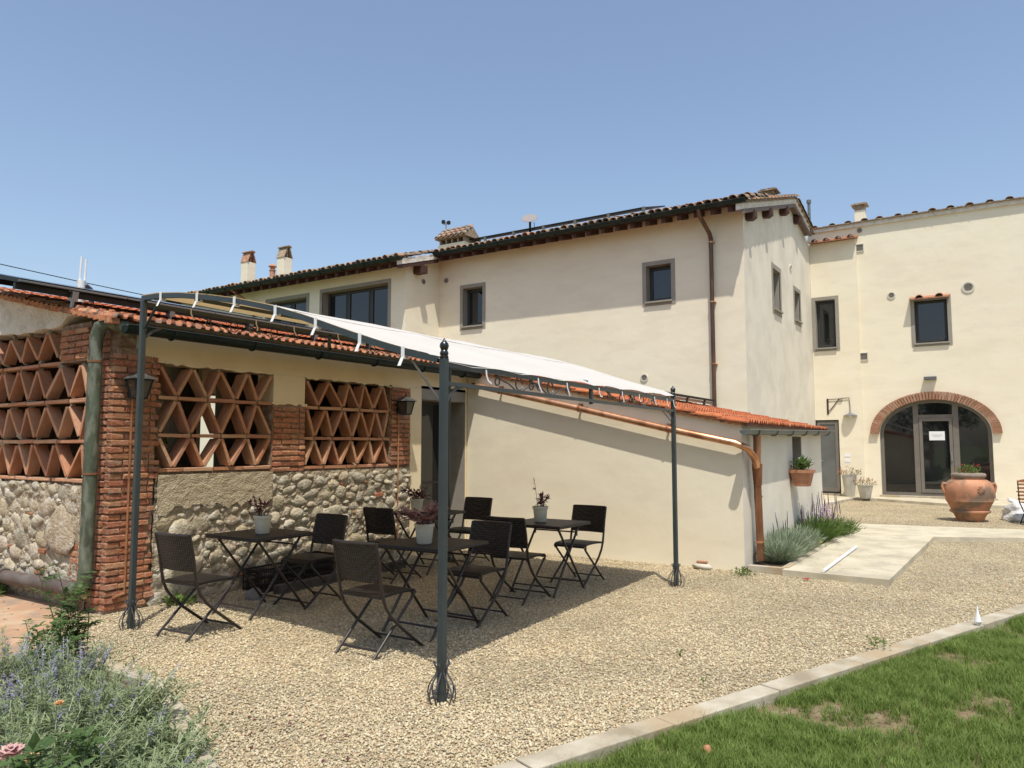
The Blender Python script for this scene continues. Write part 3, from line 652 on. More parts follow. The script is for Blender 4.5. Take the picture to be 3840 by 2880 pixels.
# --- interlocking tiles
def flat_tile(name, m):
    prof = [(-.112, .0), (-.085, .0), (-.068, .034), (-.03, .034), (-.012, .004), (.016, .004), (.034, .034), (.072, .034), (.09, .0), (.112, .0)]
    mb = MB(); t = .016; L_ = .42; n = len(prof)
    for y in (0, L_):
        for x, z in prof: mb.v.append((x, y, z+t))
        for x, z in prof: mb.v.append((x, y, z-.002))
    for i in range(n-1):
        mb.f += [(i, i+1, 2*n+i+1, 2*n+i), (n+i, 3*n+i, 3*n+i+1, n+i+1), (i, n+i, n+i+1, i+1)]
    mb.f += [(0, 2*n, 3*n, n), (n-1, 2*n-1, 4*n-1, 3*n-1)]
    me = mb.mesh(name); me.materials.append(m); return me
TN = flat_tile('roof_tile', tile_new); TM = flat_tile('roof_tile', tile_mid)
pitch = math.atan(.212)
tiles = []
def tile_rows(x0, x1, y0, y1, me, jag=0):
    y = y0; k = 0
    while y < y1:
        x = x0+.11+(.0 if k % 2 else .0)
        while x < x1:
            tiles.append((me, (x+R.uniform(-.004, .004), y+R.uniform(-.008, .008), ROOF(y)-.012+R.uniform(-.002, .004)), (pitch-.055+R.uniform(-.006, .006), R.uniform(-.008, .008), R.uniform(-.008, .008)), (1, 1, 1)))
            x += .222
        y += .36; k += 1
tile_rows(9.66, 15.0, 2.66, 6.9, TN); n1 = len(tiles)
tile_rows(3.82, 9.5, 6.98, 8.4, TM); tile_rows(9.5, 15.0, 6.98, 8.4, TN)
tile_rows(3.82, 4.3, 8.4, 10.9, TM); tile_rows(4.3, 15, 8.4, 10.9, TM)
tiles.sort(key=lambda t: (t[1][0]**2+t[1][1]**2) if not (t[1][0] > 4.3 and t[1][1] > 8.3) else 1e9)
for t in tiles[:300]: place('roof_tile', t[0], RO, t[1], t[2], t[3])
joinstuff('roof_tile', [t for t in tiles[300:]], RO, tile_new)
# mortar bedding on the verges
mb = MB()
for i in range(40):
    y0 = 7.02+i*.1; y1 = y0+.1; mb.box(3.80, 3.9, y0, y1-.004, ROOF(y0)-.05+R.uniform(-.01, .01), ROOF(y0)-.008)
for i in range(43):
    y0 = 2.75+i*.1; y1 = y0+.1; mb.box(9.69, 9.80, y0, y1, ROOF(y0)-.05-R.uniform(0, .01), ROOF(y0)-.012)
obj('verge_bedding', mb, tile_mid, RO, kind='stuff')
# --- gutters and pipes
gutter(AX, 3.92, 9.80, 6.975, 2.745, .075, gutterm)
gutter(AX, 9.42, 15.2, 2.655, 1.79, .062, zinc, sag=.075)
mb = MB()
mb.tube([(4.02, 7.0, 2.69), (3.95, 7.08, 2.76), (3.89, 7.18, 2.79), (3.85, 7.27, 2.75), (3.832, 7.30, 2.64), (3.83, 7.30, 2.4)], .066, 14)
mb.tube([(3.83, 7.30, 2.42), (3.83, 7.30, .40)], .064, 14, up=(1, 0, 0)); 
mb.tube([(3.83, 7.30, .40), (3.83, 7.32, .30), (3.83, 7.40, .235), (3.83, 7.52, .225)], .067, 14, up=(1, 0, 0))
dp = obj('downpipe', mb, greenpipe, AX, smooth=True); dp['label'] = 'green patinated downpipe at the brick corner'
mb = MB(); mb.tube([(3.83, 7.50, .226), (3.83, 8.1, .222), (3.83, 10.8, .19)], .07, 14)
for y in (7.55, 7.95, 8.9): mb.tube([(3.83, y, .223), (3.83, y+.03, .223)], .076, 14)
obj('horizontal_pipe', mb, browncopper, AX, smooth=True)
mb = MB()
for z in (2.40, 1.32): mb.tube([(3.83, 7.30, z), (3.83, 7.30, z+.02)], .07, 14, up=(1, 0, 0)); 
mb.box(3.83, 3.97, 7.3, 7.31, 1.32, 1.34); obj('pipe_clip', mb, copperdk, dp)
mb = MB(); mb.tube([(9.655, 7.02, 2.56), (9.65, 6.86, 2.53), (9.65, 5.187, 2.155), (9.65, 3.833, 1.84), (9.65, 2.84, 1.63), (9.70, 2.70, 1.56), (9.86, 2.66, 1.44), (9.98, 2.665, 1.33)], .046, 14)
obj('copper_pipe', mb, copper, AX, smooth=True)
for t, z in ((6.5, 2.45), (5.1, 2.135), (3.75, 1.822)):
    mb = MB(); mb.tube([(9.65, t-.015, z), (9.65, t+.015, z+.003)], .053, 12); mb.box(9.65, 9.75, t-.012, t+.012, z+.04, z+.075); obj('pipe_clip', mb, copperdk, AX)
mb = MB(); mb.tube([(10.06, 2.67, 1.75), (10.06, 2.68, 1.34)], .05, 14, up=(1, 0, 0)); mb.tube([(10.02, 2.67, 1.36), (10.02, 2.67, 1.34), (10.05, 2.675, 1.08)], .06, 14, up=(1, 0, 0), scale=[1.15, 1.15, .9]); mb.tube([(10.05, 2.68, 1.12), (10.12, 2.68, .1)], .05, 14, up=(1, 0, 0))
d2 = obj('copper_downpipe', mb, copperdk, AX, smooth=True)
for z in (1.5, .92, .33): mb = MB(); mb.tube([(10.075, 2.68, z), (10.075, 2.68, z+.02)], .057, 12, up=(1, 0, 0)); obj('pipe_clip', mb, copper, d2)
for x, y in ((4.14, 7.175), (8.07, 7.175)):
    zb = .16 if x < 5 else .3
    mb = MB(); mb.tube([(x, y, 2.05), (x+.003, y, zb)], .011, 8, up=(1, 0, 0))
    if x < 5: mb.tube([(x, y, zb+.01), (x-.12, y-.01, zb-.01)], .011, 8)
    for z in (1.62, .55): mb.tube([(x, y, z), (x, y, z+.018)], .018, 8, up=(1, 0, 0))
    obj('conduit', mb, copper, AX, smooth=True)

# ================================================================== coppi meshes
def coppo(name, m, L_=.42, r0=.095, r1=.075, n=7):
    mb = MB(); t = .014
    for y, r in ((0, r0), (L_, r1)):
        for rr in (r, r-t):
            for i in range(n+1):
                a = math.pi*i/n; mb.v.append((rr*math.cos(a), y, rr*math.sin(a)*.85))
    k = n+1
    for i in range(n):
        mb.f += [(i, i+1, 2*k+i+1, 2*k+i), (k+i, 3*k+i, 3*k+i+1, k+i+1), (i, k+i, k+i+1, i+1), (2*k+i, 2*k+i+1, 3*k+i+1, 3*k+i)]
    me = mb.mesh(name, True); me.materials.append(m); return me
CO = coppo('roof_tile', tile_old)
# ================================================================== BACK WING
BW = thing('farmhouse_wing', 'long two-storey cream farmhouse wing with dark gutter and old clay tile roof', 'building', (17.35, 4.8, 0))
X1, X2, YG, YC = 17.35, 15.82, 4.8, 13.87
RZ = lambda x: 7.16+.30*(x-16.78)
mb = MB()
panel(mb, 'X', X1, .45, YG+.003, YC+2, -.1, 7.28, [(12.28, 12.98, 5.06, 6.18), (6.59, 7.24, 5.18, 6.09)])
obj('wall', mb, cream, BW)
mb = MB()
panel(mb, 'Y', YG, .45, X1+.001, 24.98, -.1, 7.2, [(20.03, 20.78, 5.2, 6.28), (22.5, 23.2, 5.25, 6.12)], top=None)
# gable triangle
mb.add([(X1+.001, YG, 7.2), (24.98, YG, 7.2), (24.98, YG, 7.9), (22.1, YG, RZ(22.1)-.08), (X1+.001, YG, RZ(X1)-.08)], [(0, 1, 2, 3, 4)])
obj('gable_wall', mb, cream_grey, BW)
mb = MB()
panel(mb, 'X', X2, .45, YC, 26.5, -.1, 6.83, [(14.52, 17.22, 4.85, 6.27), (17.92, 19.75, 4.9, 6.22)])
panel(mb, 'Y', YC-.003, .4, X2+.001, X1-.001, -.1, 6.95, top=lambda x: RZ(x)-.12-.0)
obj('wall', mb, cream, BW)
window(BW, 'X', X1, 12.28, 12.98, 5.06, 6.18, .105, .22, label='narrow upper window near the inner corner')
window(BW, 'X', X1, 6.59, 7.24, 5.18, 6.09, .105, .22, label='small square upper window near the copper downpipe')
window(BW, 'X', X2, 14.52, 17.22, 4.85, 6.27, .11, .25, splits=(.33, .68), sill=True, label='wide three-pane upper window')
window(BW, 'X', X2, 17.92, 19.75, 4.9, 6.22, .12, .25, splits=(.5,), label='two-pane upper window above the awning')
window(BW, 'Y', YG, 20.03, 20.78, 5.2, 6.28, .13, .38, label='nearer slit window in the gable wall')
window(BW, 'Y', YG, 22.5, 23.2, 5.25, 6.12, .12, .38, label='farther slit window in the gable wall')
# roof decks
mb = MB()
def slab(x0, x1, y0, y1, zf, t=.05, off=0.):
    mb.add([(x, y, zf(x)+d+off) for x in (x0, x1) for y in (y0, y1) for d in (-t, 0)], [(0, 1, 3, 2), (4, 6, 7, 5), (0, 4, 5, 1), (2, 3, 7, 6), (0, 2, 6, 4), (1, 5, 7, 3)])
slab(16.78, 22.1, 4.56, YC-.22, RZ); RB = lambda x: RZ(22.1)-.19*(x-22.1)
slab(22.101, 24.6, 4.56, YC, RB)
RZ2 = lambda x: 6.72+.30*(x-15.24)
slab(15.24, 22.1, YC-.30, 27, RZ2)
BR_ = obj('roof', mb, tile_old, BW)
# verge: fascia, plaster band with little teeth for the tile-end shading
mb = MB()
pr = [(16.75, RZ(16.75)), (22.1, RZ(22.1)), (24.1, RB(24.1))]
for (xa, za), (xb, zb) in zip(pr, pr[1:]):
    for (y0, y1, d0, d1) in ((4.60, 4.66, -.30, -.21),):
        mb.add([(x, y, z+d) for x, z in ((xa, za), (xb, zb)) for y in (y0, y1) for d in (d0, d1)], [(0, 1, 3, 2), (4, 6, 7, 5), (0, 4, 5, 1), (2, 3, 7, 6), (0, 2, 6, 4), (1, 5, 7, 3)])
        mb.add([(x, y, z+d) for x, z in ((xa, za), (xb, zb)) for y in (4.66, 4.8) for d in (-.24, -.20)], [(0, 1, 3, 2), (4, 6, 7, 5), (0, 4, 5, 1), (2, 3, 7, 6), (0, 2, 6, 4), (1, 5, 7, 3)])
obj('verge_board', mb, woodl, BR_)
mb = MB()
for (xa, za), (xb, zb) in zip(pr, pr[1:]):
    mb.add([(x, y, z+d) for x, z in ((xa, za), (xb, zb)) for y in (4.62, 4.79) for d in (-.20, -.052)], [(0, 1, 3, 2), (4, 6, 7, 5), (0, 4, 5, 1), (2, 3, 7, 6), (0, 2, 6, 4), (1, 5, 7, 3)])
obj('verge_plaster', mb, oldplaster, BR_)
mb = MB()
x = 16.85
while x < 23.9:
    z = RZ(x) if x < 22.1 else RB(x)
    mb.add([(x, 4.62, z-.05), (x+.26, 4.62, z-.05+(.07 if x < 22.1 else -.05)), (x+.24, 4.56, z-.04), (x+.02, 4.62, z-.15)], [(0, 3, 1), (0, 1, 2), (0, 2, 3), (3, 2, 1)])
    x += .36
obj('verge_shade_tooth', mb, oldplaster, BR_)  # added teeth, shaped after the shading of tile ends on plaster
# purlin ends
for x in (17.63, 19.2, 21.05, 22.75):
    z = (RZ(x) if x < 22.1 else RB(x))-.38
    mb = MB(); s_ = [(4.80, z+.1), (4.80, z-.1), (4.66, z-.12), (4.56, z-.06), (4.56, z+.1)]
    mb.add([(x-.09, y, zz) for y, zz in s_]+[(x+.09, y, zz) for y, zz in s_], [(0, 1, 2, 3, 4), (9, 8, 7, 6, 5)]+[(i, i+5, (i+1) % 5+5, (i+1) % 5) for i in range(5)])
    obj('beam_end', mb, wood, BR_)
mb = MB(); z = RZ2(16.0)-.33; mb.box(16.15, 16.35, 13.5, 13.86, z-.12, z+.1); obj('beam_end', mb, wood, BR_)
mb = MB(); mb.add([(x, y, zf) for y in (13.57, 13.63) for x, zf in ((15.2, RZ2(15.2)-.27), (16.95, RZ2(16.95)-.27), (16.95, RZ2(16.95)-.16), (15.2, RZ2(15.2)-.16))], [(0, 1, 2, 3), (7, 6, 5, 4), (0, 4, 5, 1), (1, 5, 6, 2), (2, 6, 7, 3), (3, 7, 4, 0)]); obj('verge_board', mb, wood, BR_)
mb = MB(); mb.add([(x, y, zf) for y in (13.56, 13.66) for x, zf in ((15.22, RZ2(15.2)-.155), (16.9, RZ2(16.9)-.155), (16.9, RZ2(16.9)+.0), (15.22, RZ2(15.2)-.0))], [(0, 1, 2, 3), (7, 6, 5, 4), (0, 4, 5, 1), (1, 5, 6, 2), (2, 6, 7, 3), (3, 7, 4, 0)]); obj('verge_plaster', mb, oldplaster, BR_)
mb = MB(); mb.box(16.80, 16.86, 4.62, 13.6, RZ(16.8), RZ(16.8)+.07); mb.box(15.26, 15.32, 13.62, 26.5, RZ2(15.26), RZ2(15.26)+.07); obj('eave_bedding', mb, tile_old, BR_, kind='stuff')
# rafters + soffit
def rafters(x0, xw, y0, y1, zf, step):
    y = y0
    me = None
    while y < y1:
        if me is None:
            m2 = MB(); L_ = xw-x0; m2.add([(x, yy, .3*x+d) for x in (0, L_) for yy in (-.05, .05) for d in (-.13, 0)], [(0, 1, 3, 2), (4, 6, 7, 5), (0, 4, 5, 1), (2, 3, 7, 6), (0, 2, 6, 4), (1, 5, 7, 3)]); me = m2.mesh('rafter'); me.materials.append(wood)
        place('rafter', me, BR_, (x0, y, zf(x0)-.085)); y += step
    m3 = MB(); m3.add([(x, yy, zf(x)+d) for x in (x0-.03, xw+.05) for yy in (y0-.1, y1) for d in (-.084, -.052)], [(0, 1, 3, 2), (4, 6, 7, 5), (0, 4, 5, 1), (2, 3, 7, 6), (0, 2, 6, 4), (1, 5, 7, 3)]); obj('soffit', m3, wood, BR_)
rafters(16.83, X1+.02, 4.95, 13.6, RZ, .405); rafters(15.3, X2+.02, 14.0, 26, RZ2, .42)
gutter(BR_, 4.56, 13.58, 16.74, 7.18, .085, gutterm, axis='Y', brk=.85); gutter(BR_, 13.50, 26.0, 15.20, 6.75, .085, gutterm, axis='Y', brk=.85)
# tiles
its = []
def coppi(x0, x1, y0, y1, zf, sx=.36, sy=.2):
    x = x0; k = 0
    while x < x1:
        y = y0
        while y < y1:
            its.append((CO, (x+R.uniform(-.03, .03), y+R.uniform(-.03, .03), zf(x)+.06+R.uniform(0, .03)), (math.atan(.3)-.03+R.uniform(-.02, .02), R.uniform(-.09, .09), rad(-90)+R.uniform(-.06, .06)), (1.05+R.uniform(-.06, .08), 1, 1.0+R.uniform(-.12, .2)), k)); y += sy
        x += sx; k += 1
coppi(16.68, 18.4, 4.62, 13.9, RZ, .34, .2); coppi(15.14, 16.6, 13.65, 26.2, RZ2, .34, .2)
first = [t for t in its if t[4] == 0 or (t[4] <= 2 and t[1][1] < 13.7)]
first.sort(key=lambda t: t[4]); ids = set()
def place_tile(t, parent):
    o = place('roof_tile', t[0], parent, t[1], None or (0, 0, 0), t[3])
    o.rotation_euler = (Matrix.Rotation(t[2][2], 3, 'Z') @ Matrix.Rotation(t[2][0], 3, 'X') @ Matrix.Rotation(t[2][1], 3, 'Y')).to_euler()
for t in first[:240]: place_tile(t, BR_); ids.add(id(t))
def rotE(t): return (Matrix.Rotation(t[2][2], 3, 'Z') @ Matrix.Rotation(t[2][0], 3, 'X') @ Matrix.Rotation(t[2][1], 3, 'Y')).to_euler()
joinstuff('roof_tile', [(t[0], t[1], rotE(t), t[3]) for t in its if id(t) not in ids], BR_, tile_old)
# verge row of tiles along the gable
x = 16.8
while x < 24.0:
    z = (RZ(x) if x < 22.1 else RB(x)); sl = math.atan(.3) if x < 22.1 else -math.atan(.19)
    o = place('verge_tile', CO, BR_, (x, 4.60, z+.0)); o.rotation_euler = (Matrix.Rotation(rad(-90), 3, 'Z') @ Matrix.Rotation(sl, 3, 'X')).to_euler(); x += .37
# downpipe
mb = MB(); mb.tube([(16.74, 5.66, 7.12), (16.76, 5.65, 6.98), (17.0, 5.60, 6.80), (17.2, 5.55, 6.62), (17.26, 5.545, 6.5)], .05, 12); mb.tube([(17.26, 5.545, 6.55), (17.26, 5.545, 1.0)], .05, 12, up=(1, 0, 0))
d3 = obj('copper_downpipe', mb, M('dark_brown_copper', [(.07, .045, .035), (.12, .075, .055), (.19, .10, .065)], 3, 6, .45, .6, stretch=(1, 1, .3)), BW, smooth=True)
for z in (6.42, 4.98, 3.5): mb = MB(); mb.tube([(17.26, 5.545, z), (17.26, 5.545, z+.03)], .06, 12, up=(1, 0, 0)); mb.box(17.27, 17.35, 5.47, 5.62, z, z+.02); obj('pipe_clip', mb, copper, d3)
mb = MB(); mb.tube([(15.25, 20.9, 6.7), (15.4, 20.7, 6.5), (15.72, 20.35, 6.2), (15.74, 20.3, 5)], .045, 10); obj('copper_downpipe', mb, copperdk, BW, smooth=True)
# vents
def vent(parent, axis, c, u, z, r=.09, square=False, name='vent', m=None):
    P = PF(axis, c); mb = MB(); m = m or offwhite
    if square:
        ring(mb, P, u-r, u+r, z-r, z+r, -.03, .01, .025, .025, .025)
    else:
        n = 20; b = 0
        o = [P(u+r*math.cos(2*math.pi*i/n), -.025, z+r*math.sin(2*math.pi*i/n)) for i in range(n)]; i_ = [P(u+r*.72*math.cos(2*math.pi*i/n), -.025, z+r*.72*math.sin(2*math.pi*i/n)) for i in range(n)]
        k_ = [P(u+r*math.cos(2*math.pi*i/n), .005, z+r*math.sin(2*math.pi*i/n)) for i in range(n)]; k2 = [P(u+r*.72*math.cos(2*math.pi*i/n), -.01, z+r*.72*math.sin(2*math.pi*i/n)) for i in range(n)]
        mb.add(o+i_+k_+k2, [q for i in range(n) for q in ((i, (i+1) % n, n+(i+1) % n, n+i), (i, 2*n+i, 2*n+(i+1) % n, (i+1) % n), (n+i, n+(i+1) % n, 3*n+(i+1) % n, 3*n+i))])
    v = obj(name, mb, m, parent)
    g = MB()
    for i in range(7):
        zz = z-r*.72+(i+.5)*r*1.44/7; hw = r*.7 if square else math.sqrt(max(0, (r*.72)**2-(zz-z)**2))
        pbox(g, P, u-hw, u+hw, -.012, -.006, zz-.006, zz+.006)
    pbox(g, P, u-r*.5, u+r*.5, -.005, .004, z-r*.5, z+r*.5) if not square else pbox(g, P, u-r*.75, u+r*.75, -.005, .004, z-r*.75, z+r*.75)
    obj('grille', g, M('grille_grey', (.22, .2, .17), rough=.7) if 'grille_grey' not in bpy.data.materials else bpy.data.materials['grille_grey'], v)
    return v
vent(BW, 'X', X1, 7.33, 3.28, .1); vent(BW, 'X', X1, 13.6, 6.5, .075, m=taupe); vent(BW, 'Y', YC-.003, 16.6, 6.36, .075, m=taupe); vent(BW, 'Y', YG, 22.1, 6.7, .1)
# chimneys: children of the roof
def chimney(x, y, zb, zt, w, parent=None, cap='tent', ww=None):
    parent = parent or BR_; ww = ww or w
    mb = MB(); mb.box(x-w/2, x+w/2, y-ww/2, y+ww/2, zb-.6, zt); 
    c = obj('chimney', mb, cream, parent, bev=.01)
    mb = MB()
    if cap == 'tent':
        for s in (-1, 1):
            A_ = Matrix.Translation((x+s*w*.32, y, zt+.18)) @ Matrix.Rotation(-s*.36, 4, 'Y'); mb.box(-.015, .015, -ww/2-.03, ww/2+.03, -.2, .2, A_)
        mb.box(x-w*.36, x+w*.36, y-ww/2-.06, y+ww/2+.06, zt+.365, zt+.385); mb.box(x-.07, x+.07, y-ww/2-.09, y+ww/2+.09, zt+.387, zt+.42)
        mb.box(x-.02, x+.02, y-ww/2+.04, y+ww/2-.04, zt, zt+.36)
    elif cap == 'flat':
        for s in (-1, 1): mb.box(x-w/2, x+w/2, y+s*(ww/2-.03)-.02, y+s*(ww/2-.03)+.02, zt, zt+.16)
        mb.box(x-w/2, x-w/2+.03, y-ww/2+.06, y+ww/2-.06, zt, zt+.16)
        mb.box(x-w/2-.08, x+w/2+.08, y-ww/2-.08, y+ww/2+.08, zt+.165, zt+.2); mb.box(x-w/2-.02, x+w/2+.02, y-ww/2-.02, y+ww/2+.02, zt+.201, zt+.24)
    else:
        n = int(ww/.22)
        for i in range(n+1): mb.box(x-w/2+.04, x+w/2-.04, y-ww/2+.03+(ww-.12)*i/n, y-ww/2+.09+(ww-.12)*i/n, zt, zt+.2)
        mb.add([(x-w/2-.1, y-ww/2-.08, zt+.17), (x+w/2+.1, y-ww/2-.08, zt+.17), (x, y-ww/2-.08, zt+.52), (x-w/2-.1, y+ww/2+.08, zt+.17), (x+w/2+.1, y+ww/2+.08, zt+.17), (x, y+ww/2+.08, zt+.52)], [(0, 1, 2), (3, 5, 4), (0, 2, 5, 3), (1, 4, 5, 2), (0, 3, 4, 1)])
    cp = obj('cap', mb, tile_old, c)
    if cap == 'tiles':
        for j in range(3):
            for i in range(int((ww+.1)/.2)+1):
                o = bpy.data.objects.new('cap_tile', CO); COL.objects.link(o); o.parent = c
                q = Vector((x-w/2-.12+j*.17, y-ww/2+.0+i*.2, zt+.18+j*.17*.35/(w/2+.1)))-WL[c.name]; o.location = q
                o.scale = (1, .5, 1); o.rotation_euler = (Matrix.Rotation(rad(-90), 3, 'Z') @ Matrix.Rotation(math.atan(.35/(w/2+.1)), 3, 'X')).to_euler()
    return c
chimney(17.3, 22.75, 7.4, 8.26, .36); chimney(17.3, 20.78, 7.4, 8.16, .36)
chimney(18.75, 14.25, 7.7, 7.98, .7, cap='tiles', ww=1.05)
chimney(20.9, 5.04, 8.3, 8.44, .34, cap='flat')
mb = MB(); mb.lathe([(.10, -.5), (.10, .30), (.12, .32), (.12, .34), (.085, .36), (.085, .44), (.15, .46), (.15, .48), (.03, .58)], 14, (17.5, 21.65, 7.55)); obj('chimney_pot', mb, terr, BR_, smooth=True)
mb = MB(); mb.tube([(24.2, 4.64, 8.1), (24.2, 4.64, 9.15)], .045, 10, up=(1, 0, 0)); mb.tube([(24.2, 4.64, 9.15), (24.2, 4.64, 9.25)], .07, 10, up=(1, 0, 0)); obj('flue_pipe', mb, zinc, BR_)
# solar panels on the wing roof
for i in range(6):
    t = thing('solar_panel', 'black solar panel on the farmhouse wing roof, number '+['one','two','three','four','five','six'][i]+' counted from the gable end', 'solar panel', (18.7, 7.85+i*1.06, RZ(18.7)+.33), 0, 'solar panels on the farmhouse wing roof')
    mb = MB(); A_ = Matrix.Rotation(-math.atan(.3), 4, 'Y'); mb.box(0, 1.7, .01, 1.04, 0, .035, A_); obj('frame', mb, blackm, t, world=False)
    mb = MB(); mb.box(.03, 1.67, .04, 1.01, .0352, .038, A_); obj('cells', mb, solarm, t, world=False)
    mb = MB(); mb.box(-.01, .03, -.03, .05, -.30, .045, A_); obj('clamp', mb, alum, t, world=False)
# dish
t = thing('satellite_dish', 'flat oval satellite dish on a short pole above the wing gutter', 'satellite dish', (18.85, 11.59, 7.75))
mb = MB(); mb.tube([(0, 0, 0), (0, 0, .62)], .035, 10, up=(1, 0, 0)); mb.tube([(0, -.02, .3), (.02, -.15, .35), (0, -.14, .55)], .012, 6); obj('pole', mb, blackm, t, world=False)
mb = MB(); A_ = Matrix.Translation((-.03, 0, .70)) @ Matrix.Rotation(rad(-40), 4, 'Y') @ Matrix.Rotation(rad(16), 4, 'X')
mb.lathe([(.10, -.06), (.28, -.015), (.31, 0), (.30, .012), (.0, .006)], 28); mb.v = [tuple(c*.88 for c in v) for v in mb.v]; mb.v = [tuple(A_ @ Vector((v[0], v[1]*.9, v[2]))) for v in mb.v]
obj('dish', mb, M('dish_grey', (.24, .215, .21), rough=.7), t, world=False, smooth=True)
t = thing('weather_mast', 'thin mast with two small dark boxes behind the tiled chimney', 'mast', (18.9, 14.85, 7.7))
mb = MB(); mb.tube([(0, 0, 0), (0, 0, 1.2)], .02, 8, up=(1, 0, 0)); mb.tube([(0, -.1, 1.12), (0, .1, 1.12)], .012, 6); obj('pole', mb, alum, t, world=False)
for s in (-1, 1):
    mb = MB(); mb.cbox((0, s*.11, 1.18+.03*s), (.08, .09, .11)); obj('sensor_box', mb, blackm, t, world=False)

# ================================================================== RIGHT BUILDING
RB_ = thing('arched_building', 'tall cream building with a wide brick arch door', 'building', (25, 1.5, 0))
XR = 25.0
mb = MB()
AY0, AY1, SP, AT = .13, 3.0, 1.95, 2.95         # arch opening
panel(mb, 'X', XR, .4, -9, 4.9, -.1, 8.42, [(AY0, AY1, -.1, 3.25), (1.08, 1.93, 4.62, 5.90), (4.1, 4.70, 4.66, 6.17), (4.11, 4.81, -.1, 2.39)])
N_ = 28; cy = (AY0+AY1)/2; ra = (AY1-AY0)/2; rb = AT-SP
az = lambda y: SP+rb*math.sqrt(max(0, 1-((y-cy)/ra)**2))
ys = [cy-ra*math.cos(math.pi*i/N_) for i in range(N_+1)]
for y0, y1 in zip(ys, ys[1:]):
    mb.quad((XR, y0, az(y0)), (XR, y1, az(y1)), (XR, y1, 3.25), (XR, y0, 3.25)); mb.quad((XR, y0, az(y0)), (XR, y1, az(y1)), (XR+.4, y1, az(y1)), (XR+.4, y0, az(y0)))
obj('wall', mb, cream, RB_)
mb = MB(); P = PF('X', XR-.12)
panel(mb, 'X', XR-.12, .118, 3.44, 4.797, -.1, 8.0, [(4.1, 4.70, 4.66, 6.17), (4.11, 4.795, -.1, 2.39)]); obj('projecting_bay', mb, cream, RB_)
window(RB_, 'X', XR-.12, 4.1, 4.68, 4.66, 6.17, .105, .2, label='tall upper window beside the gable corner')
w2 = window(RB_, 'X', XR, 1.08, 1.93, 4.62, 5.90, .10, .16, label='square upper window with a tiled hood')
# brick arch: individual voussoirs
VO = block_mesh('arch_brick', .16, .235, .06, M('dull_arch_brick', [(.24, .12, .07), (.36, .19, .11), (.42, .26, .17)], 12, 6, .93, bump=.6, bscale=50, objrand=[(.27, .13, .08), (.33, .18, .12), (.22, .12, .08), (.36, .23, .16)]), .003, .1, 5)
n = 58
for i in range(n):
    a_ = math.pi*(i+.5)/n; y = cy+(ra+.125)*math.cos(a_); z = SP+(rb+.105)*math.sin(a_)
    th = math.atan2((rb+.1)*math.sin(a_)*ra/rb, (ra+.125)*math.cos(a_)*rb/ra*ra/rb)
    o = place('arch_brick', VO, RB_, (XR-.02, y, z)); o.rotation_euler = (th, 0, 0); o.scale = (1, 1, 1.12)
# arch door frame
mb = MB(); P = PF('X', XR)
def arcstrip(mb, wi, w0, w1):
    pts_o = [(AY0+.012, -.0)]+[(cy-(ra-.012)*math.cos(math.pi*i/N_), SP+(rb-.012)*math.sin(math.pi*i/N_)) for i in range(N_+1)]+[(AY1-.012, 0)]
    pts_i = [(AY0+.012+wi, -.0)]+[(cy-(ra-.012-wi)*math.cos(math.pi*i/N_), SP+(rb-.012-wi)*math.sin(math.pi*i/N_)) for i in range(N_+1)]+[(AY1-.012-wi, 0)]
    for (o0, o1, i0, i1) in zip(pts_o, pts_o[1:], pts_i, pts_i[1:]):
        mb.quad(P(o0[0], w0, o0[1]), P(o1[0], w0, o1[1]), P(i1[0], w0, i1[1]), P(i0[0], w0, i0[1])); mb.quad(P(i0[0], w0, i0[1]), P(i1[0], w0, i1[1]), P(i1[0], w1, i1[1]), P(i0[0], w1, i0[1]))
arcstrip(mb, .09, .14, .24)
pbox(mb, P, AY0+.1, AY1-.1, .14, .24, .12, .21); pbox(mb, P, .94, 1.09, .135, .235, .211, 2.86); pbox(mb, P, 1.96, 2.1, .135, .235, .211, 2.84); pbox(mb, P, 1.091, 1.959, .138, .23, 2.40, 2.50)
AD = obj('arch_door', mb, frametaupe, RB_)
mb = MB(); ring(mb, P, 1.10, 1.95, .22, 2.395, .12, .2, .085, .085, .1); obj('door_leaf', mb, frametaupe, AD)
mb = MB(); pbox(mb, P, 1.125, 1.165, .08, .12, 1.15, 1.4); obj('handle', mb, alum, AD)
for (a_, b2) in ((AY0+.08, .94), (1.09, 1.96), (2.1, AY1-.08)):
    mb = MB(); k = 14
    for i in range(k):
        y0 = a_+(b2-a_)*i/k; y1 = a_+(b2-a_)*(i+1)/k; f = lambda y: min(SP+(rb-.05)*math.sqrt(max(0, 1-((y-cy)/(ra-.05))**2)), 9)
        mb.quad(P(y0, .19, .2), P(y1, .19, .2), P(y1, .19, f(y1)), P(y0, .19, f(y0)))
    obj('pane', mb, glass, AD)
mb = MB(); pbox(mb, P, AY0-.05, AY1+.05, -.08, .3, -.05, .12); obj('threshold', mb, kerbm, AD)
t = thing('paper_notice', 'white paper notice taped to the glass of the arched door', 'notice', (XR+.185, 1.50, 1.88))
mb = MB(); mb.box(-.003, -.0015, -.2, .2, -.13, .13); obj('sheet', mb, whitem, t, world=False)
mb = MB()
for z, w_0 in ((.03, .13), (.0, .15), (-.03, .08)): mb.box(-.0045, -.0032, -w_0, w_0, z-.004, z+.004)
obj('print', mb, M('grey_print', (.3, .3, .32)), t, world=False)
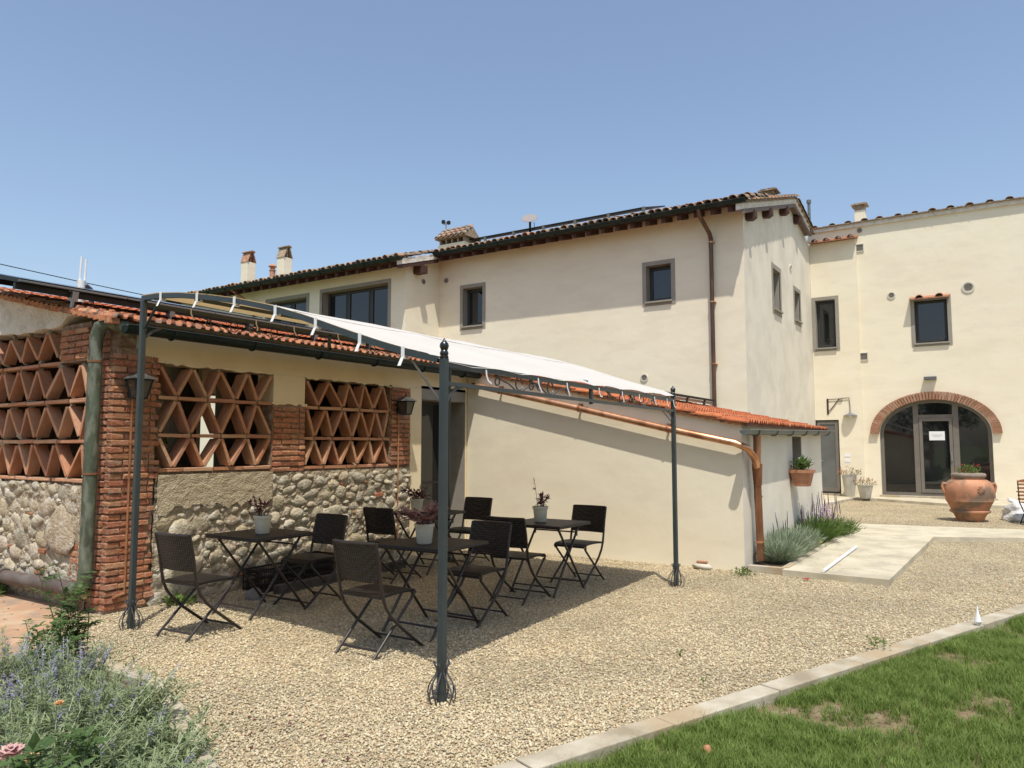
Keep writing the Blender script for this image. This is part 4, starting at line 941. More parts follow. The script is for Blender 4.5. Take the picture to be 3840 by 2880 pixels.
# side door
mb = MB(); P = PF('X', XR-.12); ring(mb, P, 4.11, 4.79, .12, 2.385, .05, .2, .03, .035, .06)
SD = obj('door', mb, framem, RB_)
mb = MB(); ring(mb, P, 4.145, 4.755, .18, 2.345, .03, .1, .09, .09, .12); obj('door_frame', mb, frametaupe, SD)
mb = MB(); pbox(mb, P, 4.235, 4.665, .05, .07, .3, 2.255); obj('door_panel', mb, M('grey_door_glass', [(.10, .105, .10), (.14, .145, .14)], 1.5, rough=.25, spec=.5), SD)
mb = MB(); pbox(mb, P, 4.60, 4.74, -.02, 0.02, 1.12, 1.15); obj('handle', mb, alum, SD)
mb = MB(); pbox(mb, P, 4.08, 4.796, -.06, .1, 0, .12); obj('step', mb, kerbm, SD)
# roof edge
mb = MB(); mb.box(24.86, 26.5, -9, 4.79, 8.50, 8.53); RR = obj('roof', mb, tile_old, RB_)
mb = MB(); mb.box(26.5, 33, -9, 6, 8.0, 8.49); mb.box(24.93, 25.3, -9, 4.79, 8.38, 8.499); obj('eave_plaster', mb, oldplaster, RR)
y = 4.6
while y > -3:
    o = place('ridge_tile', CO, RR, (24.85+R.uniform(-.02, .02), y+R.uniform(-.03, .03), 8.53), (0, 0, rad(-90)), (1.1, 1.1, .85)); y -= .47
chimney(26.2, 3.45, 8.4, 9.22, .32, parent=RR, cap='flat')
def hood(name, x0, y0, y1, z, n, w=.3):
    mb = MB(); mb.add([(x, y, zz) for y in (y0, y1) for x, zz in ((x0, z), (x0+w, z+.1), (x0+w, z+.06), (x0, z-.04))], [(0, 1, 2, 3), (7, 6, 5, 4), (0, 4, 5, 1), (1, 5, 6, 2), (2, 6, 7, 3), (3, 7, 4, 0)])
    h = obj(name, mb, tile_mid, RB_)
    for i in range(n):
        y = y0+(y1-y0)*(i+.5)/n; o = place('hood_tile', CO, h, (x0-.01, y, z+.0)); o.scale = (1.1, .75, 1.1); o.rotation_euler = (Matrix.Rotation(rad(-90), 3, 'Z') @ Matrix.Rotation(.3, 3, 'X')).to_euler()
hood('tiled_hood', XR-.33, 3.38, 4.78, 8.02, 4, .33); hood('window_hood', XR-.26, 1.0, 2.03, 5.93, 2, .28)
vent(RB_, 'X', XR, 3.35, 7.72, .125, True, 'square_vent'); vent(RB_, 'X', XR, 3.35, 4.32, .125, True, 'square_vent')
bpy.context.view_layer.update()
vent(RB_, 'X', XR, .53, 6.15, .165); vent(RB_, 'X', XR, 2.52, 6.13, .11); vent(RB_, 'X', XR, 3.33, 8.27, .075, m=taupe)
t = thing('door_spotlight', 'dark rectangular wall light above the brick arch', 'wall light', (XR-.13, 1.59, 3.56))
mb = MB(); mb.box(-.02, .125, -.16, .16, -.04, .045); obj('housing', mb, M('grey_metal', (.12, .12, .125), rough=.5), t, world=False); mb = MB(); mb.box(.0, .1, -.14, .14, -.047, -.041); obj('diffuser', mb, lampglass, t, world=False)
t = thing('bracket_lamp', 'wrought iron bracket lamp with a shallow metal shade above the grey door', 'wall lamp', (XR-.125, 4.41, 2.6))
mb = MB(); mb.box(-.015, .0, -.025, .025, -.04, .45)
mb.tube([(-.02, 0, .42), (-.02, -.3, .435), (-.02, -.62, .46)], .010, 6, up=(1, 0, 0)); mb.tube([(-.02, 0, .05), (-.02, -.08, .1), (-.02, -.33, .43)], .012, 6, up=(1, 0, 0)); mb.tube(arc((-.02, -.37, .39), .04, 0, 330, 14, 'yz'), .008, 6, up=(1, 0, 0)); mb.tube([(-.02, -.62, .46), (-.02, -.64, .2), (-.02, -.64, .02)], .008, 6, up=(1, 0, 0))
obj('bracket', mb, M('rusty_iron', (.05, .035, .03), rough=.7), t, world=False)
mb = MB(); mb.lathe([(.2, -.07), (.19, -.06), (.05, 0), (.03, .03), (.0, .03)], 20, (-.02, -.64, -.02)); obj('shade', mb, M('grey_enamel', (.16, .16, .17), rough=.4), t, world=False, smooth=True)
mb = MB(); mb.lathe([(.03, -.11), (.045, -.08), (.03, -.05)], 10, (-.02, -.64, -.02)); obj('bulb', mb, whitem, t, world=False, smooth=True)
for z in (1.29, 1.13):
    t = thing('wall_plate', 'white rectangular plate on the wall right of the grey door, '+('upper' if z > 1.2 else 'lower')+' of two', 'wall plate', (XR-.125, 3.9, z)); mb = MB(); mb.box(0, .005, -.09, .09, -.055, .055); mb.box(-.004, 0, -.07, .07, -.03, .03); obj('plate', mb, whitem, t, world=False)

# ================================================================== solar array on the annex roof
ap = pitch
for i in range(6):
    t = thing('solar_panel', 'black framed solar panel on the annex roof, '+['first','second','third','fourth','fifth','sixth'][i]+' from the left picture edge', 'solar panel', (3.3+i*1.06+.0, 7.72, ROOF(7.72)+.17), 0, 'solar panels on the annex roof')
    A_ = Matrix.Rotation(ap, 4, 'X')
    mb = MB(); mb.box(.01, 1.04, 0, 1.7, 0, .04, A_); obj('frame', mb, blackm, t, world=False)
    mb = MB(); mb.box(.03, 1.02, .02, 1.68, .0402, .043, A_); obj('cells', mb, solarm, t, world=False)
    mb = MB(); mb.box(0, 1.05, -.012, .0, .012, .03, A_); obj('edge_trim', mb, alum, t, world=False)
    mb = MB(); mb.box(.0, 1.06, .05, .1, -.07, -.01, A_); mb.box(.0, 1.06, 1.2, 1.25, -.07, -.01, A_); obj('rail', mb, blackm, t, world=False)
    mb = MB(); mb.box(.5, .56, .0, .08, -.1, -.0, A_); mb.box(.52, .54, .02, .06, -.2, -.09, A_); obj('clamp', mb, alum, t, world=False)
for i in range(5):
    y = 4.7
    t = thing('solar_panel', 'black framed solar panel on the lean-to roof, '+['leftmost','second','middle','fourth','rightmost'][i]+' of the row of five', 'solar panel', (9.9+i*.95, y, ROOF(y)+.13), 0, 'solar panels on the lean-to roof')
    mb = MB(); mb.box(.01, .94, 0, 1.7, 0, .04, A_); obj('frame', mb, blackm, t, world=False)
    mb = MB(); mb.box(.03, .92, .02, 1.68, .0402, .043, A_); obj('cells', mb, solarm, t, world=False)
    mb = MB(); mb.box(.0, .95, .05, .1, -.06, -.01, A_); mb.box(.45, .49, .02, .06, -.16, -.0, A_); obj('rail', mb, alum, t, world=False)
t = thing('roof_pipes', 'two white upright tubes beside a bent dark pipe on the annex roof', 'roof pipes', (4.78, 9.5, ROOF(9.5)))
mb = MB(); mb.tube([(-.01, 0, 0), (-.01, 0, .30)], .045, 10, up=(1, 0, 0)); mb.tube([(-.03, 0, .3), (-.02, 0, .60)], .013, 8, up=(1, 0, 0)); mb.tube([(.03, 0, .25), (.035, 0, .58)], .013, 8, up=(1, 0, 0)); obj('white_tube', mb, whitem, t, world=False, smooth=True)
mb = MB(); mb.tube([(.05, .05, .22), (.09, .05, .25), (.13, .05, .22), (.15, .05, .16), (.15, .05, 0)], .03, 10); obj('bent_pipe', mb, M('grey_pvc', (.06, .065, .07), rough=.5), t, world=False, smooth=True)
t = thing('overhead_cable', 'thin dark cable sagging across the sky above the annex roof', 'cable', (3, 20, 6.3))
mb = MB(); ps = [(8.1+(x_-8.1), 20, 5.958-.037*(x_-8.1)+.003*(x_-8.1)*(x_-8.1-4)) for x_ in [0, 2, 4, 6, 8, 10, 12, 14, 16]]; mb.tube([(p[0]-3, p[1]-20, p[2]-6.3) for p in ps], .012, 5); obj('wire', mb, blackm, t, world=False)

# ================================================================== PERGOLA AWNING
GZ = thing('awning_pergola', 'dark steel pergola with a curved pale fabric canopy over the tables', 'pergola', (6.05, 4.7, 0))
PX_ = [3.79, 8.29]; YF, YB = 2.985, 6.44
prof = [(6.50, 2.935), (6.2, 2.93), (5.9, 2.90), (5.5, 2.84), (5.1, 2.765), (4.7, 2.67), (4.3, 2.55), (3.95, 2.43), (3.6, 2.315), (3.3, 2.225), (3.05, 2.165), (2.97, 2.15)]
def arch_z(y):
    for (y0, z0), (y1, z1) in zip(prof, prof[1:]):
        if y1 <= y <= y0: return z0+(z1-z0)*(y-y0)/(y1-y0)
    return prof[0][1] if y > prof[0][0] else prof[-1][1]
FY2 = {3.79: 2.985, 8.29: 3.15}
def finial(x, y, z):
    mb = MB(); mb.lathe([(.028, 0), (.030, .008), (.024, .014), (.029, .024), (.028, .036), (.021, .048), (.026, .060), (.031, .076), (.027, .094), (.014, .108), (.007, .116), (.006, .124), (0.002, .13)], 16, (x, y, z)); return mb
for x in PX_:
    for y, zt in ((FY2[x], 2.165), (YB, 2.91)):
        mb = MB(); mb.box(x-.0235, x+.0235, y-.0235, y+.0235, -.02, zt)
        p = obj('post', mb, postm, GZ, bev=.006)
        if y < 5: obj('finial', finial(x, y, zt), M('black_gloss_finial', (.012, .014, .014), rough=.25, spec=.6) if 'black_gloss_finial' not in bpy.data.materials else bpy.data.materials['black_gloss_finial'], p, smooth=True)
        # cage of iron straps round the foot
        for k in range(4):
            dx, dy = [(1, 0), (-1, 0), (0, 1), (0, -1)][k]
            for s in (-1, 1):
                ox, oy = (0, s*.014) if dx else (s*.014, 0)
                q = [(.036, .245), (.046, .252), (.050, .24), (.042, .23), (.029, .215), (.027, .19), (.040, .165), (.068, .13), (.088, .095), (.094, .06), (.086, .025), (.072, .0)]
                mb = MB(); mb.beam([(x+dx*a_+ox*(1+a_*6), y+dy*a_+oy*(1+a_*6), z) for a_, z in q], .011, .003, up=(dx, dy, 0))
                obj('foot_scroll', mb, scrollm, p)
            q = spiral((x+dx*.052, y, .05), .02, .008, 0, 400, 14, 'xz') if dx else spiral((x, y+dy*.052, .05), .02, .008, 0, 400, 14, 'yz')
            mb = MB(); mb.tube(q, .004, 5, up=(0, 1, 0) if dx else (1, 0, 0)); obj('foot_scroll', mb, scrollm, p)
mid = (PX_[0]+PX_[1])/2
for x in (PX_[0], mid, PX_[1]):
    mb = MB(); f0 = 3.03 if x < 4 else (3.03+(x-3.79)*.033)
    ysn = np.linspace(6.46, f0, 30); mb.beam([(x, float(y), arch_z(float(y))-.004) for y in ysn], .030 if x in PX_ else .02, .042 if x in PX_ else .026)
    obj('arched_beam', mb, postm, GZ)
def fy(x): return 2.985+(x-3.79)*.0367
for (ya, yb, zu, zl, nm) in ((fy(3.79), fy(8.29), 2.125, 2.00, 'front_rail'), (YB, YB, 2.875, 2.71, 'rear_rail')):
    for z, h in ((zu, .038), (zl, .026)):
        mb = MB(); mb.beam([(3.82, ya, z), (8.26, yb, z)], .03, h); obj(nm, mb, postm, GZ)
    L_ = 4.5
    for xc in (4.75, 5.25, 6.75, 7.3):
        yy = ya+(yb-ya)*(xc-3.79)/4.5; zm = (zu+zl)/2
        for s in (-1, 1):
            mb = MB(); q = spiral((xc+s*.30, yy, zm), .018, .045, 90 if s < 0 else 90, 90+s*-400, 18, 'xz')
            q = [(xc+s*.05, yy, zm-.05), (xc+s*.14, yy, zm-.01)]+q[::-1]
            mb.tube(q, .0055, 6, up=(0, 1, 0)); obj('scroll', mb, scrollm, GZ)
        mb = MB(); mb.tube(arc((xc, yy, zm), .048, 0, 340, 16, 'xz'), .0055, 6, up=(0, 1, 0)); obj('scroll', mb, scrollm, GZ)
    mb = MB(); mb.box(6.02, 6.05, (ya+yb)/2-.015, (ya+yb)/2+.015, zl-.03, zu); obj('rail_joint', mb, postm, GZ)
mb = MB(); mb.beam([(3.81, 5.7, 2.845), (8.27, 5.7, 2.845)], .025, .03); obj('purlin', mb, postm, GZ)
# braces
for x in PX_:
    y = FY2[x]; sx = 1 if x < 5 else -1
    mb = MB(); mb.beam([(x, y+.03, 1.88), (x, y+.10, 1.965), (x, y+.18, 2.06), (x, y+.27, 2.165)], .024, .004); obj('brace', mb, scrollm, GZ)
    mb = MB(); mb.beam([(x+sx*.03, y, 1.88), (x+sx*.07, y, 1.93), (x+sx*.13, y, 1.975), (x+sx*.2, y, 1.988)], .004, .022, up=(0, 0, 1)); obj('brace', mb, scrollm, GZ)
    mb = MB(); mb.beam([(x, YB-.03, 2.65), (x, YB-.15, 2.78), (x, YB-.24, 2.87)], .024, .006); obj('brace', mb, postm, GZ)
    mb = MB(); mb.beam([(x+sx*.03, YB, 2.58), (x+sx*.1, YB, 2.64), (x+sx*.2, YB, 2.69)], .004, .022); obj('brace', mb, scrollm, GZ)
# canopy
mb = MB(); nx, ny = 60, 44
for i in range(nx+1):
    for j in range(ny+1):
        u = i/nx; v = j/ny; x = 3.775+(8.305-3.775)*u
        yf = fy(x)-.024+.02*math.sin(math.pi*min(1, abs(math.sin(u*math.pi*4.5))))*0; y = YB+.03+(yf-YB-.03)*v
        sag = 0.018*abs(math.sin(u*math.pi*3))*math.sin(math.pi*v)
        hang = .016*(1-abs(math.cos(u*math.pi*7.0)))*max(0, (v-.93)/.07)
        z = arch_z(y)+.012-sag*.6+.004*noise.noise(Vector((x*3, y*3, 0)))-hang-.034*max(0, (v-.965)/.035)
        mb.v.append((x, y, z+.012))
for i in range(nx):
    for j in range(ny): mb.f.append((i*(ny+1)+j, i*(ny+1)+j+1, (i+1)*(ny+1)+j+1, (i+1)*(ny+1)+j))
cn = obj('canopy', mb, canopym, GZ); cn.data.polygons.foreach_set('use_smooth', [True]*len(cn.data.polygons))
for ys in (5.55, 4.45):
    mb = MB(); mb.beam([(3.80+.1*i, ys, arch_z(ys)+.012+.0125-.0108*abs(math.sin(i/44.8*math.pi*3))*math.sin(math.pi*(YB+.03-ys)/(YB+.03-fy(3.8+.1*i)+.024))) for i in range(45)], .012, .003); obj('seam', mb, M('canopy_seam', (.5, .47, .43), rough=.9) if 'canopy_seam' not in bpy.data.materials else bpy.data.materials['canopy_seam'], cn)
# velcro straps
for x in PX_:
    for y in (6.15, 5.62, 5.12, 4.62, 4.17, 3.72, 3.32):
        z = arch_z(y); mb = MB(); w = .028
        yy = y if x < 5 else y+.08
        mb.box(x-.024, x-.019, yy-w/2, yy+w/2, z-.045, z+.03); mb.box(x+.019, x+.024, yy-w/2, yy+w/2, z-.045, z+.02); mb.box(x-.024, x+.024, yy-w/2, yy+w/2, z-.05, z-.045)
        mb.add([(x-.028, yy-w/2, z-.045), (x-.028, yy+w/2, z-.045), (x-.045, yy+w/2+.012, z-.10), (x-.045, yy-w/2+.012, z-.10), (x-.026, yy-w/2, z-.047), (x-.026, yy+w/2, z-.047), (x-.043, yy+w/2+.012, z-.102), (x-.043, yy-w/2+.012, z-.102)], [(0, 1, 2, 3), (7, 6, 5, 4), (0, 4, 5, 1), (1, 5, 6, 2), (2, 6, 7, 3), (3, 7, 4, 0)])
        obj('strap', mb, whitem, GZ)
for k, x in enumerate((4.25, 5.0, 5.5, 6.15, 6.7, 7.15, 7.6, 8.0, 8.22)):
    for (yy, z0, dn) in ((fy(x)-.028, 2.125, .10), (YB-.018, 2.90, .12)):
        mb = MB(); L_ = dn+R.uniform(-.03, .02); mb.beam([(x, yy, z0), (x, yy-.004, z0-.045), (x+.012, yy-.008, z0-.075), (x+.03+R.uniform(-.02, .03), yy-.01, z0-L_)], .013, .003, up=(0, 1, 0)); obj('strap', mb, whitem, GZ)

# ================================================================== FURNITURE
def wick_grid(mb, fn, nu, nv, t):
    b = len(mb.v)
    for k in (0, 1):
        for i in range(nu+1):
            for j in range(nv+1):
                p, n = fn(i/nu, j/nv); mb.v.append(tuple(Vector(p)+Vector(n)*(t if k else 0)))
    m = (nu+1)*(nv+1)
    I = lambda k, i, j: b+k*m+i*(nv+1)+j
    for i in range(nu):
        for j in range(nv): mb.f += [(I(1, i, j), I(1, i+1, j), I(1, i+1, j+1), I(1, i, j+1)), (I(0, i, j), I(0, i, j+1), I(0, i+1, j+1), I(0, i+1, j))]
    for i in range(nu): mb.f += [(I(0, i, 0), I(0, i+1, 0), I(1, i+1, 0), I(1, i, 0)), (I(0, i, nv), I(1, i, nv), I(1, i+1, nv), I(0, i+1, nv))]
    for j in range(nv): mb.f += [(I(0, 0, j), I(1, 0, j), I(1, 0, j+1), I(0, 0, j+1)), (I(0, nu, j), I(0, nu, j+1), I(1, nu, j+1), I(1, nu, j))]
def make_chair(label):
    t = thing('folding_chair', label, 'chair', group='dark wicker folding chairs under the pergola')
    mb = MB(); wick_grid(mb, lambda u, v: ((-.21+.42*u, -.205+.41*v, .437+.012*math.sin(u*math.pi)-.012*(2*v-1)**2*0+(-.018 if u > .95 else 0)), (0, 0, 1)), 12, 6, .022); obj('seat', mb, wicker, t, world=False, smooth=True)
    mb = MB(); bx = lambda z: -.20-.33*(z-.45)*.62-.05*max(0, z-.7)
    wick_grid(mb, lambda u, v: ((bx(.56+.30*u)-.028*math.sin(v*math.pi), -.215+.43*v, .56+.30*u), (1, 0, .1)), 6, 10, .016); obj('backrest', mb, wicker, t, world=False, smooth=True)
    mb = MB(); mb.tube([(bx(.865)-.028*math.sin(v*math.pi/8)+.008, -.215+.43*v/8, .862) for v in range(9)], .012, 6); obj('top_rail', mb, chairmetal, t, world=False, smooth=True)
    for s in (-1, 1):
        y = s*.222; mb = MB(); mb.tube([(bx(.86)+.006, y, .865), (bx(.7)+.006, y, .70), (bx(.56), y, .56), (-.195, y, .45), (-.165, y, .36), (-.10, y, .25), (.02, y, .17), (.13, y, .1), (.27, y, 0)] if False else [(bx(.86)+.006, y, .865), (bx(.7)+.006, y, .70), (bx(.56), y, .56), (-.20, y, .45), (-.165, y, .37), (-.10, y, .29), (.0, y, .20), (.27, y, 0)], .013, 8, up=(0, 1, 0)); obj('back_leg', mb, chairmetal, t, world=False, smooth=True)
        y = s*.195; mb = MB(); mb.tube([(.175, y, .415), (.16, y, .39), (-.27, y, 0)], .012, 8, up=(0, 1, 0)); mb.cbox((.175, y+s*.014, .425), (.02, .01, .05)); obj('front_leg', mb, chairmetal, t, world=False, smooth=True)
    mb = MB(); mb.tube([(.20, -.222, .055), (.20, .222, .055)], .009, 6); obj('stretcher', mb, chairmetal, t, world=False)
    mb = MB(); mb.tube([(-.21, -.195, .055), (-.21, .195, .055)], .009, 6); obj('stretcher', mb, chairmetal, t, world=False)
    return t
def make_table(label):
    t = thing('folding_table', label, 'table', group='square wicker folding tables under the pergola')
    mb = MB(); mb.box(-.36, .36, -.37, .37, .715, .748); obj('tabletop', mb, wicker, t, world=False, bev=.008)
    for s in (-1, 1):
        y = s*.30; mb = MB(); mb.tube([(-.27, y, .715), (.32, y, 0)], .013, 8, up=(0, 1, 0)); obj('leg', mb, chairmetal, t, world=False, smooth=True)
        y = s*.27; mb = MB(); mb.tube([(.26, y, .715), (.22, y, .66), (-.32, y, 0)], .013, 8, up=(0, 1, 0)); mb.cbox((.2, y, .63), (.02, .02, .07)); obj('leg', mb, chairmetal, t, world=False, smooth=True)
    for x, hw, z in ((.245, .30, .09), (-.245, .27, .09), (.2, .27, .635)):
        mb = MB(); mb.tube([(x, -hw, z), (x, hw, z)], .009, 6); obj('stretcher', mb, chairmetal, t, world=False)
    return t
CH = [(4.03, 5.82, .05, 'folding chair in partial sun beside the left pergola post, facing the left front table'),
      (5.40, 5.97, math.pi, 'folding chair right of the left front table, standing in front of the black crate'),
      (4.49, 4.17, 0, 'folding chair closest to the viewer, its seat edge catching sun, left of the nearest table'),
      (5.70, 4.12, math.pi, 'folding chair right of the nearest table, just right of the big front post'),
      (6.72, 4.27, .03, 'folding chair left of the right-hand table, seen from behind'),
      (7.95, 4.23, math.pi-.05, 'folding chair on the far right, facing the right-hand table by the cream wall'),
      (8.36, 6.17, math.pi, 'folding chair at the back by the recessed door, right of the rear table'),
      (6.86, 6.15, 0, 'folding chair at the back against the cobble wall, left of the rear table')]
c0 = make_chair(CH[0][3]); c0.location = (CH[0][0], CH[0][1], 0); c0.rotation_euler = (0, 0, CH[0][2])
for x, y, r, l in CH[1:]: dup(c0, (x, y, 0), r, l)
TB = [(4.86, 6.08, 0, 'square folding table at the left, holding the pot beside the black crate'), (5.22, 4.24, 0, 'square folding table nearest the viewer, behind the big front post'),
      (7.28, 4.27, 0, 'square folding table at the right in front of the cream wall'), (7.62, 6.27, 0, 'square folding table at the back near the recessed door')]
t0 = make_table(TB[0][3]); t0.location = (TB[0][0], TB[0][1], 0)
for x, y, r, l in TB[1:]: dup(t0, (x, y, 0), r, l)
# potted plants on the tables
def pot_plant(loc, label, seed, leafmat, nst, spread, L_, saucer=False, tall=0):
    rr = random.Random(seed); t = thing('potted_plant', label, 'potted plant', loc, group='maroon-leaved plants in pale pots on the tables')
    mb = MB(); mb.lathe([(.058, 0), (.066, .01), (.08, .145), (.088, .147), (.09, .172), (.082, .174), (.078, .15), (.0, .148)], 24); obj('pot', mb, potcream, t, world=False, smooth=True)
    if saucer: mb = MB(); mb.lathe([(.07, -.0), (.095, .012), (.098, .03), (.09, .03), (.07, .014)], 20); obj('saucer', mb, potcream, t, world=False, smooth=True)
    mb = MB(); mb.lathe([(.0, .15), (.077, .152), (.076, .156), (0, .158)], 14); obj('soil', mb, soil, t, world=False)
    st = MB(); lf = MB()
    for i in range(nst):
        a = rr.uniform(0, 6.28); h = rr.uniform(.05, .14)+(tall if i == 0 else 0); sp = rr.uniform(.02, spread) if i else spread*.6
        if i == 0: a = 2.4
        p0 = Vector((.03*math.cos(a), .03*math.sin(a), .15)); p2 = Vector((math.cos(a)*sp, math.sin(a)*sp, .155+h-(.12 if rr.random() < .25 and i and saucer else 0))); p1 = (p0+p2)/2+Vector((0, 0, .04))
        pts = [p0.lerp(p1, k/3).lerp(p1.lerp(p2, k/3), k/3) for k in range(4)]; st.tube(pts, .0028, 5)
        for k in range(1, 4):
            for q in (0, 1):
                an = rr.uniform(0, 6.28) if k < 3 else a+q*2.4-1.2
                d = Vector((math.cos(an), math.sin(an), rr.uniform(-.2, .8))); lf.leaf(pts[k], d, L_*rr.uniform(.6, 1.1), L_*.42, fold=.15)
        lf.leaf(pts[3], p2-p1+Vector((0, 0, .03)), L_*.8, L_*.35)
    obj('stem', st, maroon, t, world=False); obj('leaves', lf, leafmat, t, world=False, kind='stuff'); return t
pot_plant((4.83, 6.02, .75), 'pale pot with short maroon-leaved stems on the left table', 3, maroon, 8, .13, .075, tall=.08)
pot_plant((5.10, 4.22, .75), 'pale pot with large pink-striped leaves on the nearest table, partly behind the post', 5, pinkleaf, 16, .23, .12)
pot_plant((7.25, 4.33, .75), 'pale pot with one tall leafy shoot on the right-hand table', 8, maroon, 8, .11, .085, tall=.14)
pot_plant((7.42, 6.27, .75), 'garland-moulded pale pot with saucer and trailing maroon leaves on the rear table', 11, maroon, 18, .25, .095, saucer=True)
# crates
def crate(label, loc, rz, sx=.6, sy=.4, sz=.24):
    t = thing('plastic_crate', label, 'crate', loc, rz); mb = MB(); ring_ = []
    for z in (0, .085, .17, sz-.02): 
        mb.box(-sx/2, sx/2, -sy/2, -sy/2+.012, z, z+.02); mb.box(-sx/2, sx/2, sy/2-.012, sy/2, z, z+.02); mb.box(-sx/2, -sx/2+.012, -sy/2+.012, sy/2-.012, z, z+.02); mb.box(sx/2-.012, sx/2, -sy/2+.012, sy/2-.012, z, z+.02)
    obj('rims', mb, blackm, t, world=False); mb = MB()
    n = 22
    for i in range(n+1):
        x = -sx/2+.006+(sx-.012)*i/n; w = .012 if i in (0, n) else .005
        for s in (-1, 1): mb.box(x-w/2, x+w/2, s*(sy/2-.006)-.004, s*(sy/2-.006)+.004, .02, sz-.02)
    for i in range(15):
        y = -sy/2+.01+(sy-.02)*i/14
        for s in (-1, 1): mb.box(s*(sx/2-.006)-.004, s*(sx/2-.006)+.004, y-.0025, y+.0025, .02, sz-.02)
    obj('bars', mb, blackm, t, world=False); mb = MB(); mb.box(-sx/2+.013, sx/2-.013, -sy/2+.013, sy/2-.013, 0, .01); obj('base', mb, blackm, t, world=False); return t
crate('black open-mesh plastic crate on the gravel behind the left table', (5.72, 6.92, 0), .02, .55, .36)
crate('second black mesh crate standing behind and right of the first against the cobble wall', (6.30, 6.96, 0), .04, .5, .34, .30)
t = thing('timber_edging', 'low dark timber board lying on the gravel in front of the crates', 'timber board', (6.1, 6.6, 0), .02)
mb = MB(); mb.box(-.62, 1.5, -.04, .04, 0, .1); obj('board', mb, M('dark_board', [(.05, .045, .04), (.10, .09, .075)], 9, rough=.8, bump=.4), t, world=False, bev=.006)
t = thing('hollow_stone', 'rounded grey stone on the gravel under the left table', 'stone', (5.2, 6.6, .03)); 
obj('stone', stone_mesh('rock', 40, M('grey_purple_stone', [(.12, .10, .10), (.25, .22, .2)], 9, bump=.8, bscale=30)), None, t, world=False, scale=(.10, .08, .09))
t = thing('paving_block', 'pale flat stone lying by the recessed door at the back', 'stone', (7.75, 6.78, .02), .2); mb = MB(); mb.box(-.3, .3, -.09, .09, -.02, .07); obj('block', mb, kerbm, t, world=False, bev=.015)
# lanterns
def lantern(loc, label):
    t = thing('wall_lantern', label, 'lantern', loc, group='black glass lanterns on the brick piers'); mb = MB()
    b, m_ = .052, .088; z0, z1 = -.09, .09
    for sx in (-1, 1):
        for sy in (-1, 1): mb.beam([(sx*b, sy*b, z0), (sx*m_, sy*m_, z1)], .012, .012)
    for z, q in ((z0, b), (z1, m_)):
        for s in (-1, 1): mb.box(-q-.006, q+.006, s*q-.006, s*q+.006, z-.006, z+.006); mb.box(s*q-.006, s*q+.006, -q+.007, q-.007, z-.006, z+.006)
    mb.box(-.015, .015, m_, .14, -.02, .02); mb.box(-.03, .03, .13, .15, -.08, .08); mb.beam([(0, .14, .05), (0, .1, .13), (0, .03, .16)], .012, .012)
    obj('cage', mb, blackm, t, world=False); mb = MB(); q = m_+.03
    mb.add([(-q, -q, z1+.006), (q, -q, z1+.006), (q, q, z1+.006), (-q, q, z1+.006), (-.03, -.03, z1+.07), (.03, -.03, z1+.07), (.03, .03, z1+.07), (-.03, .03, z1+.07)], [(0, 3, 2, 1), (0, 1, 5, 4), (1, 2, 6, 5), (2, 3, 7, 6), (3, 0, 4, 7), (4, 5, 6, 7)]); mb.lathe([(.02, 0), (.022, .02), (.006, .035), (.012, .045), (.003, .055)], 8, (0, 0, z1+.071)); obj('roof', mb, M('worn_black_metal', [(.03, .03, .028), (.09, .088, .08)], 20, rough=.5), t, world=False)
    mb = MB(); b2, m2 = b-.004, m_-.004
    for (x0, y0, x1, y1) in ((-1, -1, 1, -1), (1, -1, 1, 1), (1, 1, -1, 1), (-1, 1, -1, -1)):
        mb.quad((x0*b2, y0*b2, z0), (x1*b2, y1*b2, z0), (x1*m2, y1*m2, z1), (x0*m2, y0*m2, z1))
    obj('glass', mb, M('clear_lantern_glass', (.9, .9, .9), rough=.1, translucent=((.8, .8, .8), .0)) if False else lampglass, t, world=False); return t
lantern((4.13, 7.04, 2.15), 'black lantern on the brick corner pier, half hidden by the left pergola post'); lantern((8.07, 7.04, 2.13), 'black lantern on the brick pier between the smaller lattice and the recessed door')
# ---- urn
t = thing('terracotta_urn', 'very large terracotta oil jar planted with red flowers on the gravel', 'urn', (18.75, .57, 0), rad(200))
urn = M('weathered_urn_terracotta', [(.28, .15, .085), (.43, .20, .11), (.50, .26, .15)], 2.2, 7, .85, bump=.15, bscale=50, cols2=(.15, .12, .09), s2=2.6, f2=.8)
mb = MB(); mb.lathe([(.27, 0), (.29, .03), (.36, .15), (.44, .19), (.445, .215), (.41, .24), (.45, .32), (.50, .40), (.52, .42), (.515, .44), (.53, .50), (.545, .62), (.53, .72), (.47, .81), (.39, .855), (.34, .865), (.345, .90), (.37, .92), (.375, .96), (.35, .985), (.30, .99), (.28, .95), (.0, .94)], 40); obj('body', mb, urn, t, world=False, smooth=True)
mb = MB(); mb.lathe([(.348, .895), (.374, .915), (.382, .94), (.379, .965), (.355, .99), (.30, .996)], 40); obj('rim', mb, M('lichened_urn_rim', [(.20, .16, .13), (.30, .24, .19)], 5, 6, .9), t, world=False, smooth=True)
for s in (-1, 1):
    mb = MB(); mb.tube([(0, s*.50, .76), (0, s*.58, .775), (0, s*.60, .72), (0, s*.575, .62), (0, s*.53, .54)], .035, 10, up=(1, 0, 0), scale=[1, 1, .9, .8, .7]); obj('handle', mb, urn, t, world=False, smooth=True)
mb = MB(); aa = rad(10)
for k in range(9):
    q = 2*math.pi*k/9; c = Vector((math.cos(aa)*.545, math.sin(aa)*.545, .66)); tg = Vector((-math.sin(aa), math.cos(aa), 0))
    mb.tube([c, c+tg*.05*math.cos(q)+Vector((0, 0, .05*math.sin(q))), c+tg*.09*math.cos(q)+Vector((0, 0, .09*math.sin(q)))], .02, 6, up=(1, 0, 0), scale=[.6, 1, .5])
